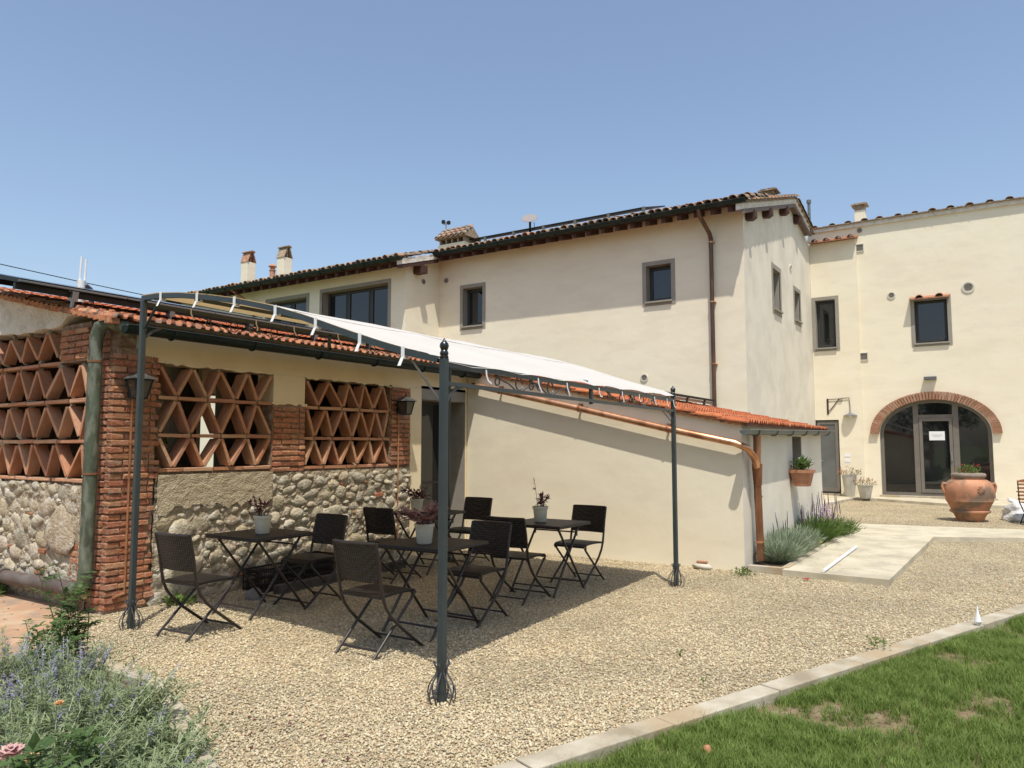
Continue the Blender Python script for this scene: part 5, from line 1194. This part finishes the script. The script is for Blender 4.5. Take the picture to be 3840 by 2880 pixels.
obj('rosette', mb, urn, t, world=False, smooth=True)
mb = MB(); fl = MB()
for i in range(300):
    a_ = R.uniform(0, 6.28); r_ = .28*math.sqrt(R.random()); h = R.uniform(.0, .22)*(1-r_*1.2); mb.leaf((r_*math.cos(a_), r_*math.sin(a_), .95+h), (R.uniform(-1, 1), R.uniform(-1, 1), R.uniform(.1, 1)), .06, .03)
for i in range(34):
    a_ = R.uniform(0, 6.28); r_ = .3*math.sqrt(R.random()); c = Vector((r_*math.cos(a_), r_*math.sin(a_), 1.04+R.uniform(-.05, .14)))
    for k in range(6): fl.leaf(c, (R.uniform(-1, 1), R.uniform(-1, 1), R.uniform(0, 1)), .03, .022)
obj('leaves', mb, bedgreen, t, world=False, kind='stuff'); obj('flowers', fl, redfl, t, world=False, kind='stuff')
t.scale = (.86, .86, 1.02)
# ---- zinc buckets with geraniums
def bucket(loc, h, r0, r1, label, seed):
    rr = random.Random(seed); t = thing('metal_planter', label, 'planter', loc, group='tapered metal planters by the arched door'); mb = MB()
    mb.lathe([(r0, 0), (r1, h), (r1+.01, h), (r1+.01, h-.015), (r1-.01, h-.02), (0, h-.03)], 26); obj('bucket', mb, M('galvanised_steel', [(.42, .41, .36), (.52, .5, .45)], 4, rough=.42, metal=.35) if 'galvanised_steel' not in bpy.data.materials else bpy.data.materials['galvanised_steel'], t, world=False, smooth=True)
    lf = MB(); fl = MB()
    for i in range(150):
        a_ = rr.uniform(0, 6.28); q = r1*1.6*math.sqrt(rr.random()); lf.leaf((q*math.cos(a_), q*math.sin(a_), h+rr.uniform(-.02, .22)*(1.3-q/r1*.6)), (rr.uniform(-1, 1), rr.uniform(-1, 1), rr.uniform(-.2, 1)), .05, .035)
        if i % 5 == 0:
            c = Vector((q*math.cos(a_), q*math.sin(a_), h+rr.uniform(.0, .2)))
            for k in range(5): fl.leaf(c, (rr.uniform(-1, 1), rr.uniform(-1, 1), rr.uniform(-1, 1)), .035, .025)
    obj('leaves', lf, M('sparse_geranium_leaf', [(.16, .18, .06), (.30, .25, .13)], 20, translucent=((.2, .2, .06), .2)) if 'sparse_geranium_leaf' not in bpy.data.materials else bpy.data.materials['sparse_geranium_leaf'], t, world=False, kind='stuff'); obj('flowers', fl, redfl, t, world=False, kind='stuff')
bucket((24.45, 3.80, .07), .66, .13, .21, 'taller of the two tapered metal planters, right of the grey door', 1); bucket((23.9, 3.30, .07), .38, .14, .21, 'shorter of the two tapered metal planters, in front of the arch jamb', 2)
# ---- wall pot on the lean-to
t = thing('wall_planter', 'square terracotta pot with white-flowered plant hung on the lean-to wall', 'planter', (12.45, 2.62, .96))
mb = MB(); sq = [(-1, -1), (1, -1), (1, 1), (-1, 1)]
lv = [(.12, 0), (.17, .19), (.19, .19), (.195, .235), (.17, .235), (.165, .2)]
for r_, z in lv: mb.v += [(a_*r_*.95, b2*r_*.85, z*1.1) for a_, b2 in sq]
for i in range(len(lv)-1): mb.f += [(i*4+k, i*4+(k+1) % 4, i*4+4+(k+1) % 4, i*4+4+k) for k in range(4)]
mb.f += [(3, 2, 1, 0), (20, 21, 22, 23)]; obj('pot', mb, terr, t, world=False)
mb = MB(); fl = MB()
for i in range(90):
    mb.leaf((R.gauss(0, .09), R.gauss(0, .05), .24+R.uniform(0, .14)), (R.gauss(0, .6), R.gauss(0, .5), R.uniform(.2, 1)), .15, .04)
for i in range(9):
    c = Vector((R.uniform(.05, .26), R.gauss(0, .06), .26+R.uniform(0, .16)))
    for k in range(5): fl.leaf(c, (R.uniform(-1, 1), R.uniform(-1, 1), R.uniform(-.5, 1)), .05, .035)
obj('leaves', mb, greenleaf, t, world=False, kind='stuff'); obj('flowers', fl, whitefl, t, world=False, kind='stuff')
# ---- cobble pair, weeds, white tube, bits
t = thing('stacked_stones', 'small brick fragment balanced on a flat white cobble beside the cream wall', 'stones', (9.62, 3.30, 0))
obj('cobble', stone_mesh('cobble', 51, M('white_cobble', [(.45, .42, .34), (.55, .52, .45)], 9)), None, t, world=False, loc=(0, 0, .03), scale=(.07, .14, .04)); mb = MB(); mb.box(-.03, .03, -.07, .07, .072, .105); obj('brick_fragment', mb, brickm, t, world=False, bev=.01)
t = thing('white_tube', 'long thin white plastic tube lying on the concrete path', 'tube', (10.95, 1.83, .098)); mb = MB(); mb.tube([(-1.27, 0, 0), (1.27, .01, 0)], .02, 10); obj('tube', mb, whitem, t, world=False, smooth=True)
t = thing('white_marker_cone', 'small white pointed cone standing on the lawn kerb', 'marker', (7.82, .22, .035)); mb = MB(); mb.lathe([(.014, 0), (.03, .03), (.024, .055), (.012, .105), (.004, .155), (.001, .17)], 12); obj('cone', mb, whitem, t, world=False, smooth=True)
t = thing('terracotta_shard', 'orange terracotta shard lying in the grass near the kerb', 'shard', (3.95, 1.35, -.02), .5); obj('shard', stone_mesh('shard', 60, terr), None, t, world=False, loc=(0, 0, .03), scale=(.03, .022, .03))
# ---- chair + bag at far right
t = thing('slatted_garden_chair', 'brown slatted wooden garden chair on the right picture edge', 'chair', (18.55, -.62, 0), rad(200))
mb = MB()
for i in range(5): mb.box(-.24, -.225, -.27, .27, .48+i*.075, .52+i*.075)
obj('back_slats', mb, brownwood, t, world=False)
mb = MB(); q = [(-.27+.54*i/12, .87+.035*abs(math.sin(i/12*math.pi*2))) for i in range(13)]
for (a_, za), (b2, zb) in zip(q, q[1:]): mb.add([(x_, y_2, z_) for x_ in (-.245, -.22) for y_2, z_ in ((a_, .84), (b2, .84), (b2, zb), (a_, za))], [(0, 1, 2, 3), (7, 6, 5, 4), (0, 4, 5, 1), (2, 6, 7, 3)])
obj('crest_rail', mb, brownwood, t, world=False)
mb = MB()
for i in range(5): mb.box(-.2+.09*i, -.13+.09*i, -.25, .25, .43, .45)
obj('seat_slats', mb, brownwood, t, world=False)
for s in (-1, 1):
    mb = MB(); mb.box(-.23, .24, s*.27-.025, s*.27+.025, .645, .665); obj('armrest', mb, brownwood, t, world=False)
    mb = MB(); mb.tube([(-.235, s*.26, .88), (-.2, s*.26, .44), (.26, s*.26, 0)], .011, 6, up=(0, 1, 0)); obj('leg', mb, blackm, t, world=False); mb = MB(); mb.tube([(.2, s*.25, .65), (.18, s*.25, .44), (-.24, s*.25, 0)], .011, 6, up=(0, 1, 0)); obj('leg', mb, blackm, t, world=False)
t = thing('rubbish_bag', 'full translucent rubbish bag slumped beside the brown garden chair', 'bag', (19.35, -.34, 0)); obj('bag', stone_mesh('bag', 71, bagm, 4, .6), None, t, world=False, loc=(0, 0, .14), scale=(.3, .36, .2))
t = thing('plastic_sheet_roll', 'pale rolled tubes leaning on the rubbish bag', 'tube', (19.5, -.30, .25), .5); mb = MB(); mb.tube([(0, -.3, .0), (0, .2, .18)], .035, 8); mb.tube([(.1, -.3, .02), (.1, .15, .2)], .03, 8); obj('tubes', mb, whitem, t, world=False)
t = thing('round_metal_table', 'thin black metal table edge holding a plastic bag at the right picture border', 'table', (18.05, -.98, 0)); mb = MB(); mb.lathe([(.0, .70), (.36, .70), (.36, .72), (0, .722)], 28); obj('tabletop', mb, blackm, t, world=False)
for k in range(3):
    mb = MB(); a_ = k*2.09; mb.tube([(.3*math.cos(a_), .3*math.sin(a_), .7), (.05*math.cos(a_), .05*math.sin(a_), .38), (.32*math.cos(a_), .32*math.sin(a_), 0)], .01, 6); obj('leg', mb, blackm, t, world=False)
t = thing('small_plastic_bag', 'crumpled clear plastic bag on the black metal table', 'bag', (18.1, -.84, .72)); obj('bag', stone_mesh('bag2', 73, bagm, 4, .8), None, t, world=False, loc=(0, 0, .1), scale=(.22, .24, .15))
t = thing('flying_bird', 'tiny dark bird flying high over the roof', 'bird', (40, 18.5, 15.2), .5); mb = MB(); mb.tube([(-.13, 0, 0), (-.05, 0, .01), (.06, 0, .01), (.13, 0, 0)], .035, 8, scale=[.3, 1, .9, .2]); obj('body', mb, blackm, t, world=False)
for s in (-1, 1):
    mb = MB(); mb.add([(-.05, s*.02, .015), (.05, s*.02, .015), (.03, s*.16, .07), (-.06, s*.28, .03), (-.05, s*.02, .005), (.05, s*.02, .005), (.03, s*.16, .062), (-.06, s*.28, .026)], [(0, 1, 2, 3), (7, 6, 5, 4), (0, 4, 5, 1), (1, 5, 6, 2), (2, 6, 7, 3), (3, 7, 4, 0)]); obj('wing', mb, blackm, t, world=False)

# ================================================================== VEGETATION
def needle_bush(name, label, cat, c, r, h, n, m, w=.006, L_=.14, seed=0, flowers=None, group=None):
    rr = random.Random(seed); t = thing(name, label, cat, c, group=group); mb = MB()
    for i in range(n):
        a = rr.uniform(0, 6.28); e = math.acos(rr.random()*.98)*.62; d = Vector((math.sin(e)*math.cos(a)*1.2, math.sin(e)*math.sin(a)*1.2, math.cos(e)))
        base = Vector((math.cos(a)*r*.6*rr.random(), math.sin(a)*r*.6*rr.random(), 0)); q = rr.uniform(.3, 1)
        lo = base+Vector((d.x*r*1.0, d.y*r*1.0, d.z*h))*q*rr.uniform(.75, 1); hi = lo+(d+Vector((rr.gauss(0, .25), rr.gauss(0, .25), rr.gauss(0, .2)))).normalized()*L_*rr.uniform(.5, 1)
        mb.needle(lo, hi, w)
        if i % 3 == 0: mb.needle(base*.5, lo, w*.7)
    obj('foliage', mb, m, t, world=False, kind='stuff')
    return t
def spikes(t, pts, h0, h1, m, stemm, r=.012, seed=0):
    rr = random.Random(seed); mb = MB(); st = MB()
    for (x, y) in pts:
        h = rr.uniform(h0, h1); dx, dy = rr.gauss(0, .04), rr.gauss(0, .04); top = Vector((x+dx, y+dy, h)); bot = Vector((x, y, 0)); s0 = bot.lerp(top, .6)
        st.tube([bot, top], .003, 4); mb.tube([s0, s0.lerp(top, .5), top], r, 5, scale=[.6, 1, .3])
        for k in range(14):
            p = s0.lerp(top, k/14); mb.leaf(p, (rr.uniform(-1, 1), rr.uniform(-1, 1), .4), r*2, r*1.2)
    obj('stems', st, stemm, t, world=False, kind='stuff'); obj('flower_spikes', mb, m, t, world=False, kind='stuff')
for i, (x, y, r, h, s) in enumerate(((10.35, 2.50, .24, .30, 1), (10.85, 2.50, .26, .40, 2), (11.5, 2.52, .26, .40, 3))):
    needle_bush('silver_shrub', ['silver-green curry shrub at the foot of the copper downpipe', 'silver-green shrub, middle and fuller of the three in the lean-to bed', 'silver-green shrub farthest from the downpipe, beside the purple spikes'][i], 'shrub', (x, y, .04), r, h, 3000, silverleaf, .007, .13, s)
t = thing('yellow_flower_plant', 'low plant with yellow blooms at the edge of the lean-to bed', 'flower', (12.0, 2.36, .05)); mb = MB(); fl = MB()
for i in range(60): mb.leaf((R.gauss(0, .12), R.gauss(0, .05), .02), (R.gauss(0, 1), R.gauss(0, 1), .5), .1, .02)
for x, y in ((.1, -.05), (.0, -.06), (.22, -.02), (-.1, -.02)):
    for k in range(8): fl.leaf((x, y, .1), (math.cos(k*.8), math.sin(k*.8), .2), .035, .02)
obj('leaves', mb, bedgreen, t, world=False, kind='stuff'); obj('flowers', fl, yellowfl, t, world=False, kind='stuff')
t = needle_bush('salvia_clump', 'upright green salvia clump with dark purple spikes by the lean-to wall', 'plant', (12.75, 2.52, .04), .34, .42, 2600, bedgreen, .009, .15, 7)
rr = random.Random(5); spikes(t, [(rr.uniform(-1.9, .5), rr.uniform(-.05, .18)) for _ in range(17)], .42, .66, purplefl, bedgreen, .007, 3)
t = needle_bush('catmint_clump', 'bushy green herb with mauve flowers at the far end of the lean-to bed', 'plant', (13.75, 2.5, .04), .42, .36, 2600, bedgreen, .010, .12, 8)
spikes(t, [(rr.uniform(-.7, .6), rr.uniform(-.15, .18)) for _ in range(26)], .40, .78, purplefl, bedgreen, .008, 4)
mb = MB()
for i in range(260): mb.leaf((R.gauss(-.2, .28), R.gauss(0, .1), .45+R.gauss(0, .07)), (R.uniform(-1, 1), R.uniform(-1, 1), R.uniform(-.2, 1)), .03, .02)
obj('mauve_flowers', mb, mauvefl, t, world=False, kind='stuff')
def weed(label, loc, r, n, seed, L_=.06, m=None):
    rr = random.Random(seed); t = thing('weed', label, 'weed', loc); mb = MB()
    for i in range(n): a = rr.uniform(0, 6.28); q = r*rr.random(); mb.leaf((q*math.cos(a), q*math.sin(a), rr.uniform(0, .06)), (rr.gauss(0, 1), rr.gauss(0, 1), rr.uniform(.2, 1.2)), L_*rr.uniform(.5, 1), L_*.4)
    obj('leaves', mb, m or bedgreen, t, world=False, kind='stuff')
weed('green weed at the cream wall corner by the path edge', (9.45, 2.72, 0), .17, 90, 1); weed('grassy weed at the base of the brick corner pier', (4.62, 7.0, 0), .14, 90, 2, .1)
weed('tiny grass tuft alone in the gravel', (5.55, 2.1, 0), .02, 9, 3, .045); weed('small weed in the gravel close to the kerb', (5.0, 1.72, 0), .03, 9, 4, .035); weed('weed growing over the kerb edge', (6.55, .86, .03), .12, 30, 5, .05)
weed('dark weeds under the horizontal pipe', (3.75, 9.1, .02), .25, 120, 6, .12)
t = thing('red_petal', 'single red blossom dropped beside the path edge', 'petal', (9.45, 1.98, .02)); mb = MB()
for k in range(7): mb.leaf((0, 0, 0), (math.cos(k), math.sin(k), .3), .05, .035)
obj('petals', mb, redfl, t, world=False)
t = thing('fallen_petals', 'dark red petals scattered on the gravel beside the sage bed', 'petals', (2.6, 3.2, 0), group=None); mb = MB()
for i in range(26): mb.leaf((R.uniform(-.5, .55), R.uniform(-.5, .9), .012), (R.uniform(-1, 1), R.uniform(-1, 1), .1), .028, .024)
obj('petals', mb, M('dried_petal', (.12, .025, .035), rough=.7), t, world=False, kind='stuff')
# --- Russian sage bushes in the foreground bed
def sage(label, c, seed, nst, r, h, fl_frac=.5):
    rr = random.Random(seed); t = thing('russian_sage', label, 'shrub', c, group=None); st = MB(); lf = MB(); fl = MB()
    for i in range(nst):
        a = rr.uniform(0, 6.28); q = r*math.sqrt(rr.random()); lean = rr.uniform(.0, .75)*(.3+q/r); H_ = h*rr.uniform(.55, 1.1)
        p0 = Vector((q*.5*math.cos(a), q*.5*math.sin(a), 0)); a2 = a+rr.gauss(0, .5); p2 = p0+Vector((math.cos(a2)*lean*H_, math.sin(a2)*lean*H_, H_*(1-.25*lean))); p1 = p0.lerp(p2, .5)+Vector((0, 0, .08*H_))
        f = lambda k: p0.lerp(p1, k).lerp(p1.lerp(p2, k), k)
        st.tube([f(k/5) for k in range(6)], .0022, 3, scale=[1.3, 1.2, 1, .9, .7, .4])
        flower = rr.random() < fl_frac; nl = 26
        for k in range(nl):
            u = .12+.86*k/nl; p = f(u)
            if flower and u > .68:
                for _ in range(3): d = Vector((rr.gauss(0, 1), rr.gauss(0, 1), rr.gauss(0, .6))); fl.leaf(p+d.normalized()*.004, d, .012, .009)
            else:
                for s in (-1, 1):
                    d = Vector((rr.gauss(0, 1), rr.gauss(0, 1), rr.uniform(.0, 1.0))); lf.leaf(p, d, rr.uniform(.022, .06), .009, fold=.1)
    obj('stems', st, sagestem, t, world=False, kind='stuff'); obj('leaves', lf, sageleaf, t, world=False, kind='stuff'); obj('flowers', fl, lavflower, t, world=False, kind='stuff'); return t
SG = [(1.55, 3.55, 150, .42, .44, .1), (1.2, 3.2, 130, .4, .38, .08), (2.0, 4.05, 150, .42, .44, .3), (1.6, 4.55, 150, .42, .46, .4), (2.4, 4.75, 150, .36, .40, .45), (1.25, 4.0, 140, .42, .44, .4), (2.1, 3.45, 150, .36, .32, .08), (1.75, 3.0, 150, .38, .34, .05), (1.35, 2.9, 110, .36, .30, .05), (2.1, 5.2, 130, .4, .44, .5), (1.4, 5.2, 120, .4, .5, .4), (2.45, 4.2, 130, .34, .30, .2)]
SL = ['nearest the big green leaves at the bottom left', 'at the lower left corner of the picture', 'in the middle of the bed', 'left in the bed, near the terrace', 'against the pale edging below the left post', 'at the left picture edge, mid height of the bed', 'leaning over the pale edging stones at the front', 'at the bottom edge left of the gravel', 'below the pink rose at the bottom corner', 'at the back of the bed beside the rose bush', 'at the back left of the bed near the terrace paving', 'beside the middle of the pale edging']
for i, (x, y, n_, r, h, ff) in enumerate(SG): sage('grey-green lavender-flowered russian sage '+SL[i], (x, y, .01), 20+i, n_, r, h, ff)
# --- rose bush by the corner
def rose(label, c, seed, nst, h, r, L_, m, bloom=None, group=None):
    rr = random.Random(seed); t = thing('rose_bush', label, 'rose bush', c); st = MB(); lf = MB()
    for i in range(nst):
        a = rr.uniform(0, 6.28); H_ = h*rr.uniform(.4, 1); p0 = Vector((rr.gauss(0, .05), rr.gauss(0, .05), 0)); p2 = Vector((math.cos(a)*r*rr.random(), math.sin(a)*r*rr.random(), H_)); p1 = p0.lerp(p2, .5)+Vector((0, 0, .05))
        f = lambda k: p0.lerp(p1, k).lerp(p1.lerp(p2, k), k); st.tube([f(k/4) for k in range(5)], .0035, 5, scale=[1.3, 1.1, 1, .8, .5])
        for k in range(10):
            u = .2+.8*k/10; p = f(u); d = Vector((rr.gauss(0, 1), rr.gauss(0, 1), rr.uniform(.1, .6))).normalized(); e = p+d*L_*1.2
            st.tube([p, e], .0018, 3); sd = d.cross(Vector((0, 0, 1))).normalized()
            lf.leaf(e, d, L_, L_*.62, fold=.12)
            for q in (.35, .8):
                for s in (-1, 1): lf.leaf(p.lerp(e, q), sd*s+d*.4+Vector((0, 0, rr.uniform(-.1, .3))), L_*.8, L_*.5, fold=.12)
    obj('stems', st, greenleaf, t, world=False, kind='stuff'); obj('leaves', lf, m, t, world=False, kind='stuff')
    if bloom:
        for (x, y, z, m2, s) in bloom:
            fb = MB()
            for k in range(26):
                u = k/26; a = k*2.4; d = Vector((math.cos(a)*(.3+u), math.sin(a)*(.3+u), 1.1-u)); fb.leaf((x, y, z), d, s*(.5+.5*u), s*.75, nrm=(math.cos(a), math.sin(a), .2), fold=.3)
            obj('bloom', fb, m2, t, world=False)
    return t
rose('tall leafy rose bush growing in front of the brick corner', (2.95, 5.75, .0), 3, 13, .80, .28, .06, greenleaf)
rose('second leafy rose stem cluster left of the tall rose bush', (2.65, 5.45, 0), 4, 12, .42, .28, .06, greenleaf)
rose('broad-leaved rose bush with pink and peach blooms at the bottom left corner', (1.42, 2.92, .0), 5, 14, .54, .18, .07, greenleaf, [(-.06, .12, .49, pinkfl, .06), (.0, .09, .46, orangefl, .035), (.24, .40, .53, orangefl, .025)])
rose('low broad-leaved rose stems growing through the russian sage', (1.72, 3.3, .0), 6, 8, .44, .18, .06, greenleaf)
# --- grass on the lawn and gravel pebbles through geometry nodes (one object each)
def gn_scatter(name, pts, meshes, smin, smax, m, parent=None, tilt=3.14, label=None):
    me = bpy.data.meshes.new(name); me.from_pydata(pts, [], []); me.materials.append(m); o = bpy.data.objects.new(name, me); COL.objects.link(o)
    ng = bpy.data.node_groups.new(name+'_nodes', 'GeometryNodeTree'); ng.interface.new_socket('Geometry', in_out='INPUT', socket_type='NodeSocketGeometry'); ng.interface.new_socket('Geometry', in_out='OUTPUT', socket_type='NodeSocketGeometry')
    N = ng.nodes; L = ng.links; gi = N.new('NodeGroupInput'); go = N.new('NodeGroupOutput'); ip = N.new('GeometryNodeInstanceOnPoints')
    jn = N.new('GeometryNodeGeometryToInstance')
    for q in meshes:
        oi = N.new('GeometryNodeObjectInfo'); oi.inputs['Object'].default_value = q; oi.inputs['As Instance'].default_value = False; L.new(oi.outputs['Geometry'], jn.inputs[0])
    L.new(gi.outputs[0], ip.inputs['Points']); L.new(jn.outputs[0], ip.inputs['Instance']); ip.inputs['Pick Instance'].default_value = True
    ri = N.new('FunctionNodeRandomValue'); ri.data_type = 'INT'; ri.inputs[4].default_value = 0; ri.inputs[5].default_value = len(meshes)-1; L.new(ri.outputs[2], ip.inputs['Instance Index'])
    rv = N.new('FunctionNodeRandomValue'); rv.data_type = 'FLOAT_VECTOR'; rv.inputs[0].default_value = (-tilt, -tilt, 0); rv.inputs[1].default_value = (tilt, tilt, 6.28); L.new(rv.outputs[0], ip.inputs['Rotation'])
    rs = N.new('FunctionNodeRandomValue'); rs.data_type = 'FLOAT'; rs.inputs[2].default_value = smin; rs.inputs[3].default_value = smax; rs.inputs['Seed'].default_value = 5; L.new(rs.outputs[1], ip.inputs['Scale'])
    L.new(ip.outputs[0], go.inputs[0]); md = o.modifiers.new('scatter', 'NODES'); md.node_group = ng
    return o
def proto(name, me, parent_loc, kind='stuff'):
    o = bpy.data.objects.new(name, me); COL.objects.link(o); o.location = parent_loc; o['kind'] = kind; return o
def inpoly(x, y, poly):
    c = np.zeros(len(x), bool); n = len(poly); j = n-1
    for i in range(n):
        xi, yi = poly[i]; xj, yj = poly[j]
        c ^= ((yi > y) != (yj > y)) & (x < (xj-xi)*(y-yi)/(yj-yi+1e-12)+xi); j = i
    return c
rng = np.random.default_rng(3)
def scatter_pts(dens, r0, r1, extra=None):
    a0, a1 = rad(33-42), rad(33+40); area = (r1*r1-r0*r0)*(a1-a0)/2; n = int(area*dens)
    a = rng.uniform(a0, a1, n); r = np.sqrt(rng.uniform(r0*r0, r1*r1, n)); return r*np.cos(a), r*np.sin(a)
gpoly = [tuple(p)[:2] for p in gp]
slabp = [(9.6, 1.11), (14.45, .98), (15.1, -.28), (15.6, -2.5), (17, -2.5), (16.05, 2.63), (14.35, 2.8), (9.7, 2.8)]
pts = []
for dens, r0, r1 in ((5600, 2.2, 5.0), (3400, 5.0, 7.5), (1800, 7.5, 10.5), (800, 10.5, 16), (450, 16, 25)):
    x, y = scatter_pts(dens, r0, r1); ok = inpoly(x, y, gpoly) & ~((y > 3.9) & (x > 15.5)) & (x < 24) & ~((x > 22.85) & (y < 2.6)) & ~inpoly(x, y, slabp) & ~((y > 7.16) & (x > 3.9)) & ~((x > 9.72) & (y > 2.76) & (x < 15)); ok &= ~inpoly(x, y, [(-3, 6.0), (2.9, 6.25), (3.1, 6.7), (3.94, 7.5), (3.94, 14), (-3, 14)])
    x, y = x[ok], y[ok]; z = rng.uniform(-.003, .006, len(x)); pts += list(zip(x.tolist(), y.tolist(), z.tolist()))
pm = []
for i in range(4):
    me = stone_mesh('pebble', 200+i, pebblem, 1, .5)
    for v in me.vertices: v.co = Vector((v.co.x*.0095, v.co.y*.0068, v.co.z*.0050))
    pm.append(proto('pebble', me, (3.9+.05*i, 3.4, .0)))
gv = gn_scatter('gravel_pebbles', pts, pm, .5, 1.4, pebblem, tilt=.7); gv['kind'] = 'stuff'
for i, p in enumerate(pm): p.name = 'gravel_pebble'
# grass tufts
tm = []
for i in range(4):
    rr = random.Random(300+i); mb = MB()
    for k in range(14):
        a = rr.uniform(0, 6.28); b = Vector((rr.gauss(0, .016), rr.gauss(0, .016), 0)); L_ = rr.uniform(.03, .075); d = Vector((math.cos(a)*rr.uniform(.1, .8), math.sin(a)*rr.uniform(.1, .8), 1)).normalized()
        sd = Vector((-math.sin(a), math.cos(a), 0))*.0016; m_ = b+d*L_*.55; e = m_+(d+Vector((math.cos(a)*.5, math.sin(a)*.5, -.2)))*L_*.4
        mb.add([b-sd, b+sd, m_+sd*.8, m_-sd*.8, e], [(0, 1, 2, 3), (3, 2, 4)])
    me = mb.mesh('grass_tuft'); me.materials.append(grassm); tm.append(proto('grass_tuft', me, tuple(kl(2+i*.1, .6))[:2]+(-.03,)))
n = 200000; s = rng.uniform(-3.5, 14, n); o_ = .145+6*rng.random(n)**1.3; px = KA.x+KD.x*s+KD.y*o_; py = KA.y+KD.y*s-KD.x*o_
rr_ = np.hypot(px, py); an = np.degrees(np.arctan2(py, px)); ok = (an > -12) & (an < 50) & (rr_ > 1.6) & (rng.random(n) < np.clip(14/(rr_**1.3), .12, 1))
px, py = px[ok], py[ok]
gpts = []
for x, y in zip(px.tolist(), py.tolist()):
    q = noise.noise(Vector((x*1.3, y*1.3, 7)))+.6*noise.noise(Vector((x*4, y*4, 2)))
    if q > -.17+R.gauss(0, .28): gpts.append((x, y, lawnz(x, y)-.003))
gr = gn_scatter('grass', gpts, tm, .5, 1.45, grassm, tilt=.12); gr['kind'] = 'stuff'
# clover patches
mb = MB()
for i in range(5200):
    s = R.uniform(-.5, 9); o1 = .2+4*R.random(); p = kl(s, o1)
    if noise.noise(Vector((p.x*1.7, p.y*1.7, 31))) > .12 and p.length < 9:
        c = Vector((p.x, p.y, lawnz(p.x, p.y)+R.uniform(.01, .03))); a = R.uniform(0, 6.28)
        for k in range(3): mb.leaf(c, (math.cos(a+k*2.1), math.sin(a+k*2.1), .15), .014, .013, fold=.05)
obj('clover', mb, leafm('clover_leaf', (.07, .14, .03), (.15, .25, .07), (.15, .25, .05)), kind='stuff')
mb = MB()
for i in range(260):
    x, y = (R.uniform(9.7, 14.3), R.uniform(1.15, 2.2)) if i < 170 else (R.uniform(23, 24.8), R.uniform(-1, 4.5)); a = R.uniform(0, 6.28); mb.leaf((x, y, .0765 if i < 170 else .0715), (math.cos(a), math.sin(a), .08), R.uniform(.012, .035), R.uniform(.008, .018), fold=.05)
obj('leaf_litter', mb, M('dry_leaf', [(.16, .10, .05), (.28, .20, .11)], 20, rough=.9), kind='stuff')
mb = MB()
for i in range(420):
    p = (R.uniform(.5, 3.8), R.uniform(6.5, 11)) if i < 240 else (R.uniform(2.6, 9), R.uniform(.9, 5)); a = R.uniform(0, 6.28)
    if i >= 240 and (Vector(p)-KA).dot(Vector((KD.y, -KD.x))) > -.05: continue
    if i < 240: mb.needle((p[0], p[1], .026), (p[0]+.09*math.cos(a), p[1]+.09*math.sin(a), .034), .008)
    mb.leaf((p[0], p[1], .027 if i < 240 else .012), (math.cos(a), math.sin(a), .1), R.uniform(.012, .03), .014, fold=.05)
obj('dry_debris', mb, bpy.data.materials['dry_leaf'], kind='stuff')
# --- trees behind the viewer (seen in the window reflections) and the yard behind the annex
def tree_mesh(seed, h, r, n):
    rr = random.Random(seed); lf = MB()
    cl = [(Vector((rr.gauss(0, r*.45), rr.gauss(0, r*.45), h*.55+rr.uniform(-.2, .4)*h)), rr.uniform(.3, .55)*r) for _ in range(16)]
    for i in range(n):
        c, q = rr.choice(cl); d = Vector((rr.gauss(0, 1), rr.gauss(0, 1), rr.gauss(0, 1))).normalized()*q*rr.random()**.33
        lf.leaf(c+d, (rr.gauss(0, 1), rr.gauss(0, 1), rr.gauss(0, 1)), .22, .13)
    tr = MB(); tr.tube([(0, 0, 0), (.05, 0, h*.3), (0, .1, h*.6)], .18, 8, scale=[1.3, 1, .5])
    for c, q in cl[:7]: tr.tube([(.03, .0, h*.3), (c*.5+Vector((0, 0, h*.2))), c], .06, 5, scale=[1, .7, .3])
    a_ = tr.mesh('trunk', True); a_.materials.append(bark); b2 = lf.mesh('crown'); b2.materials.append(treeleaf); return a_, b2
tA = tree_mesh(1, 7, 2.6, 7000)
for i, (x, y, sc, l) in enumerate(((-9, -4, 1, 'round leafy tree mirrored in the windows, behind the lawn'), (-12, 3, 1.15, 'leafy tree behind the viewer, mirrored in the upper windows'), (-9, 9, .95, 'leafy tree left behind the viewer, mirrored in the wide window'), (-3, -12, 1.1, 'leafy tree right behind the viewer, mirrored in the arched door'), (3, -15, 1.0, 'leafy tree far right behind the lawn, outside the picture'))):
    t = thing('leafy_tree', l, 'tree', (x, y, -.03), i*1.3, 'trees behind the viewer seen only in reflections'); o = obj('trunk', tA[0], None, t, world=False, scale=(sc,)*3); o = obj('crown', tA[1], None, t, world=False, scale=(sc,)*3)
t = thing('courtyard_wall', 'pale sunlit wall glimpsed through the larger brick lattice', 'wall', (10, 13.3, 0)); mb = MB(); mb.box(-2.4, -.9, 0, .2, 0, 3.4); obj('wall', mb, cream_grey, t, world=False)
t = thing('green_bush', 'green bush glimpsed through the left edge of the larger lattice', 'bush', (7.0, 12.0, 0)); mb = MB()
for i in range(1500): d = Vector((R.gauss(0, 1), R.gauss(0, 1), R.gauss(0, 1))).normalized()*R.random()**.4; mb.leaf((d.x*.7, d.y*.5, 1.1+d.z*.9), (R.gauss(0, 1), R.gauss(0, 1), R.gauss(0, 1)), .1, .06)
obj('foliage', mb, bedgreen, t, world=False, kind='stuff')
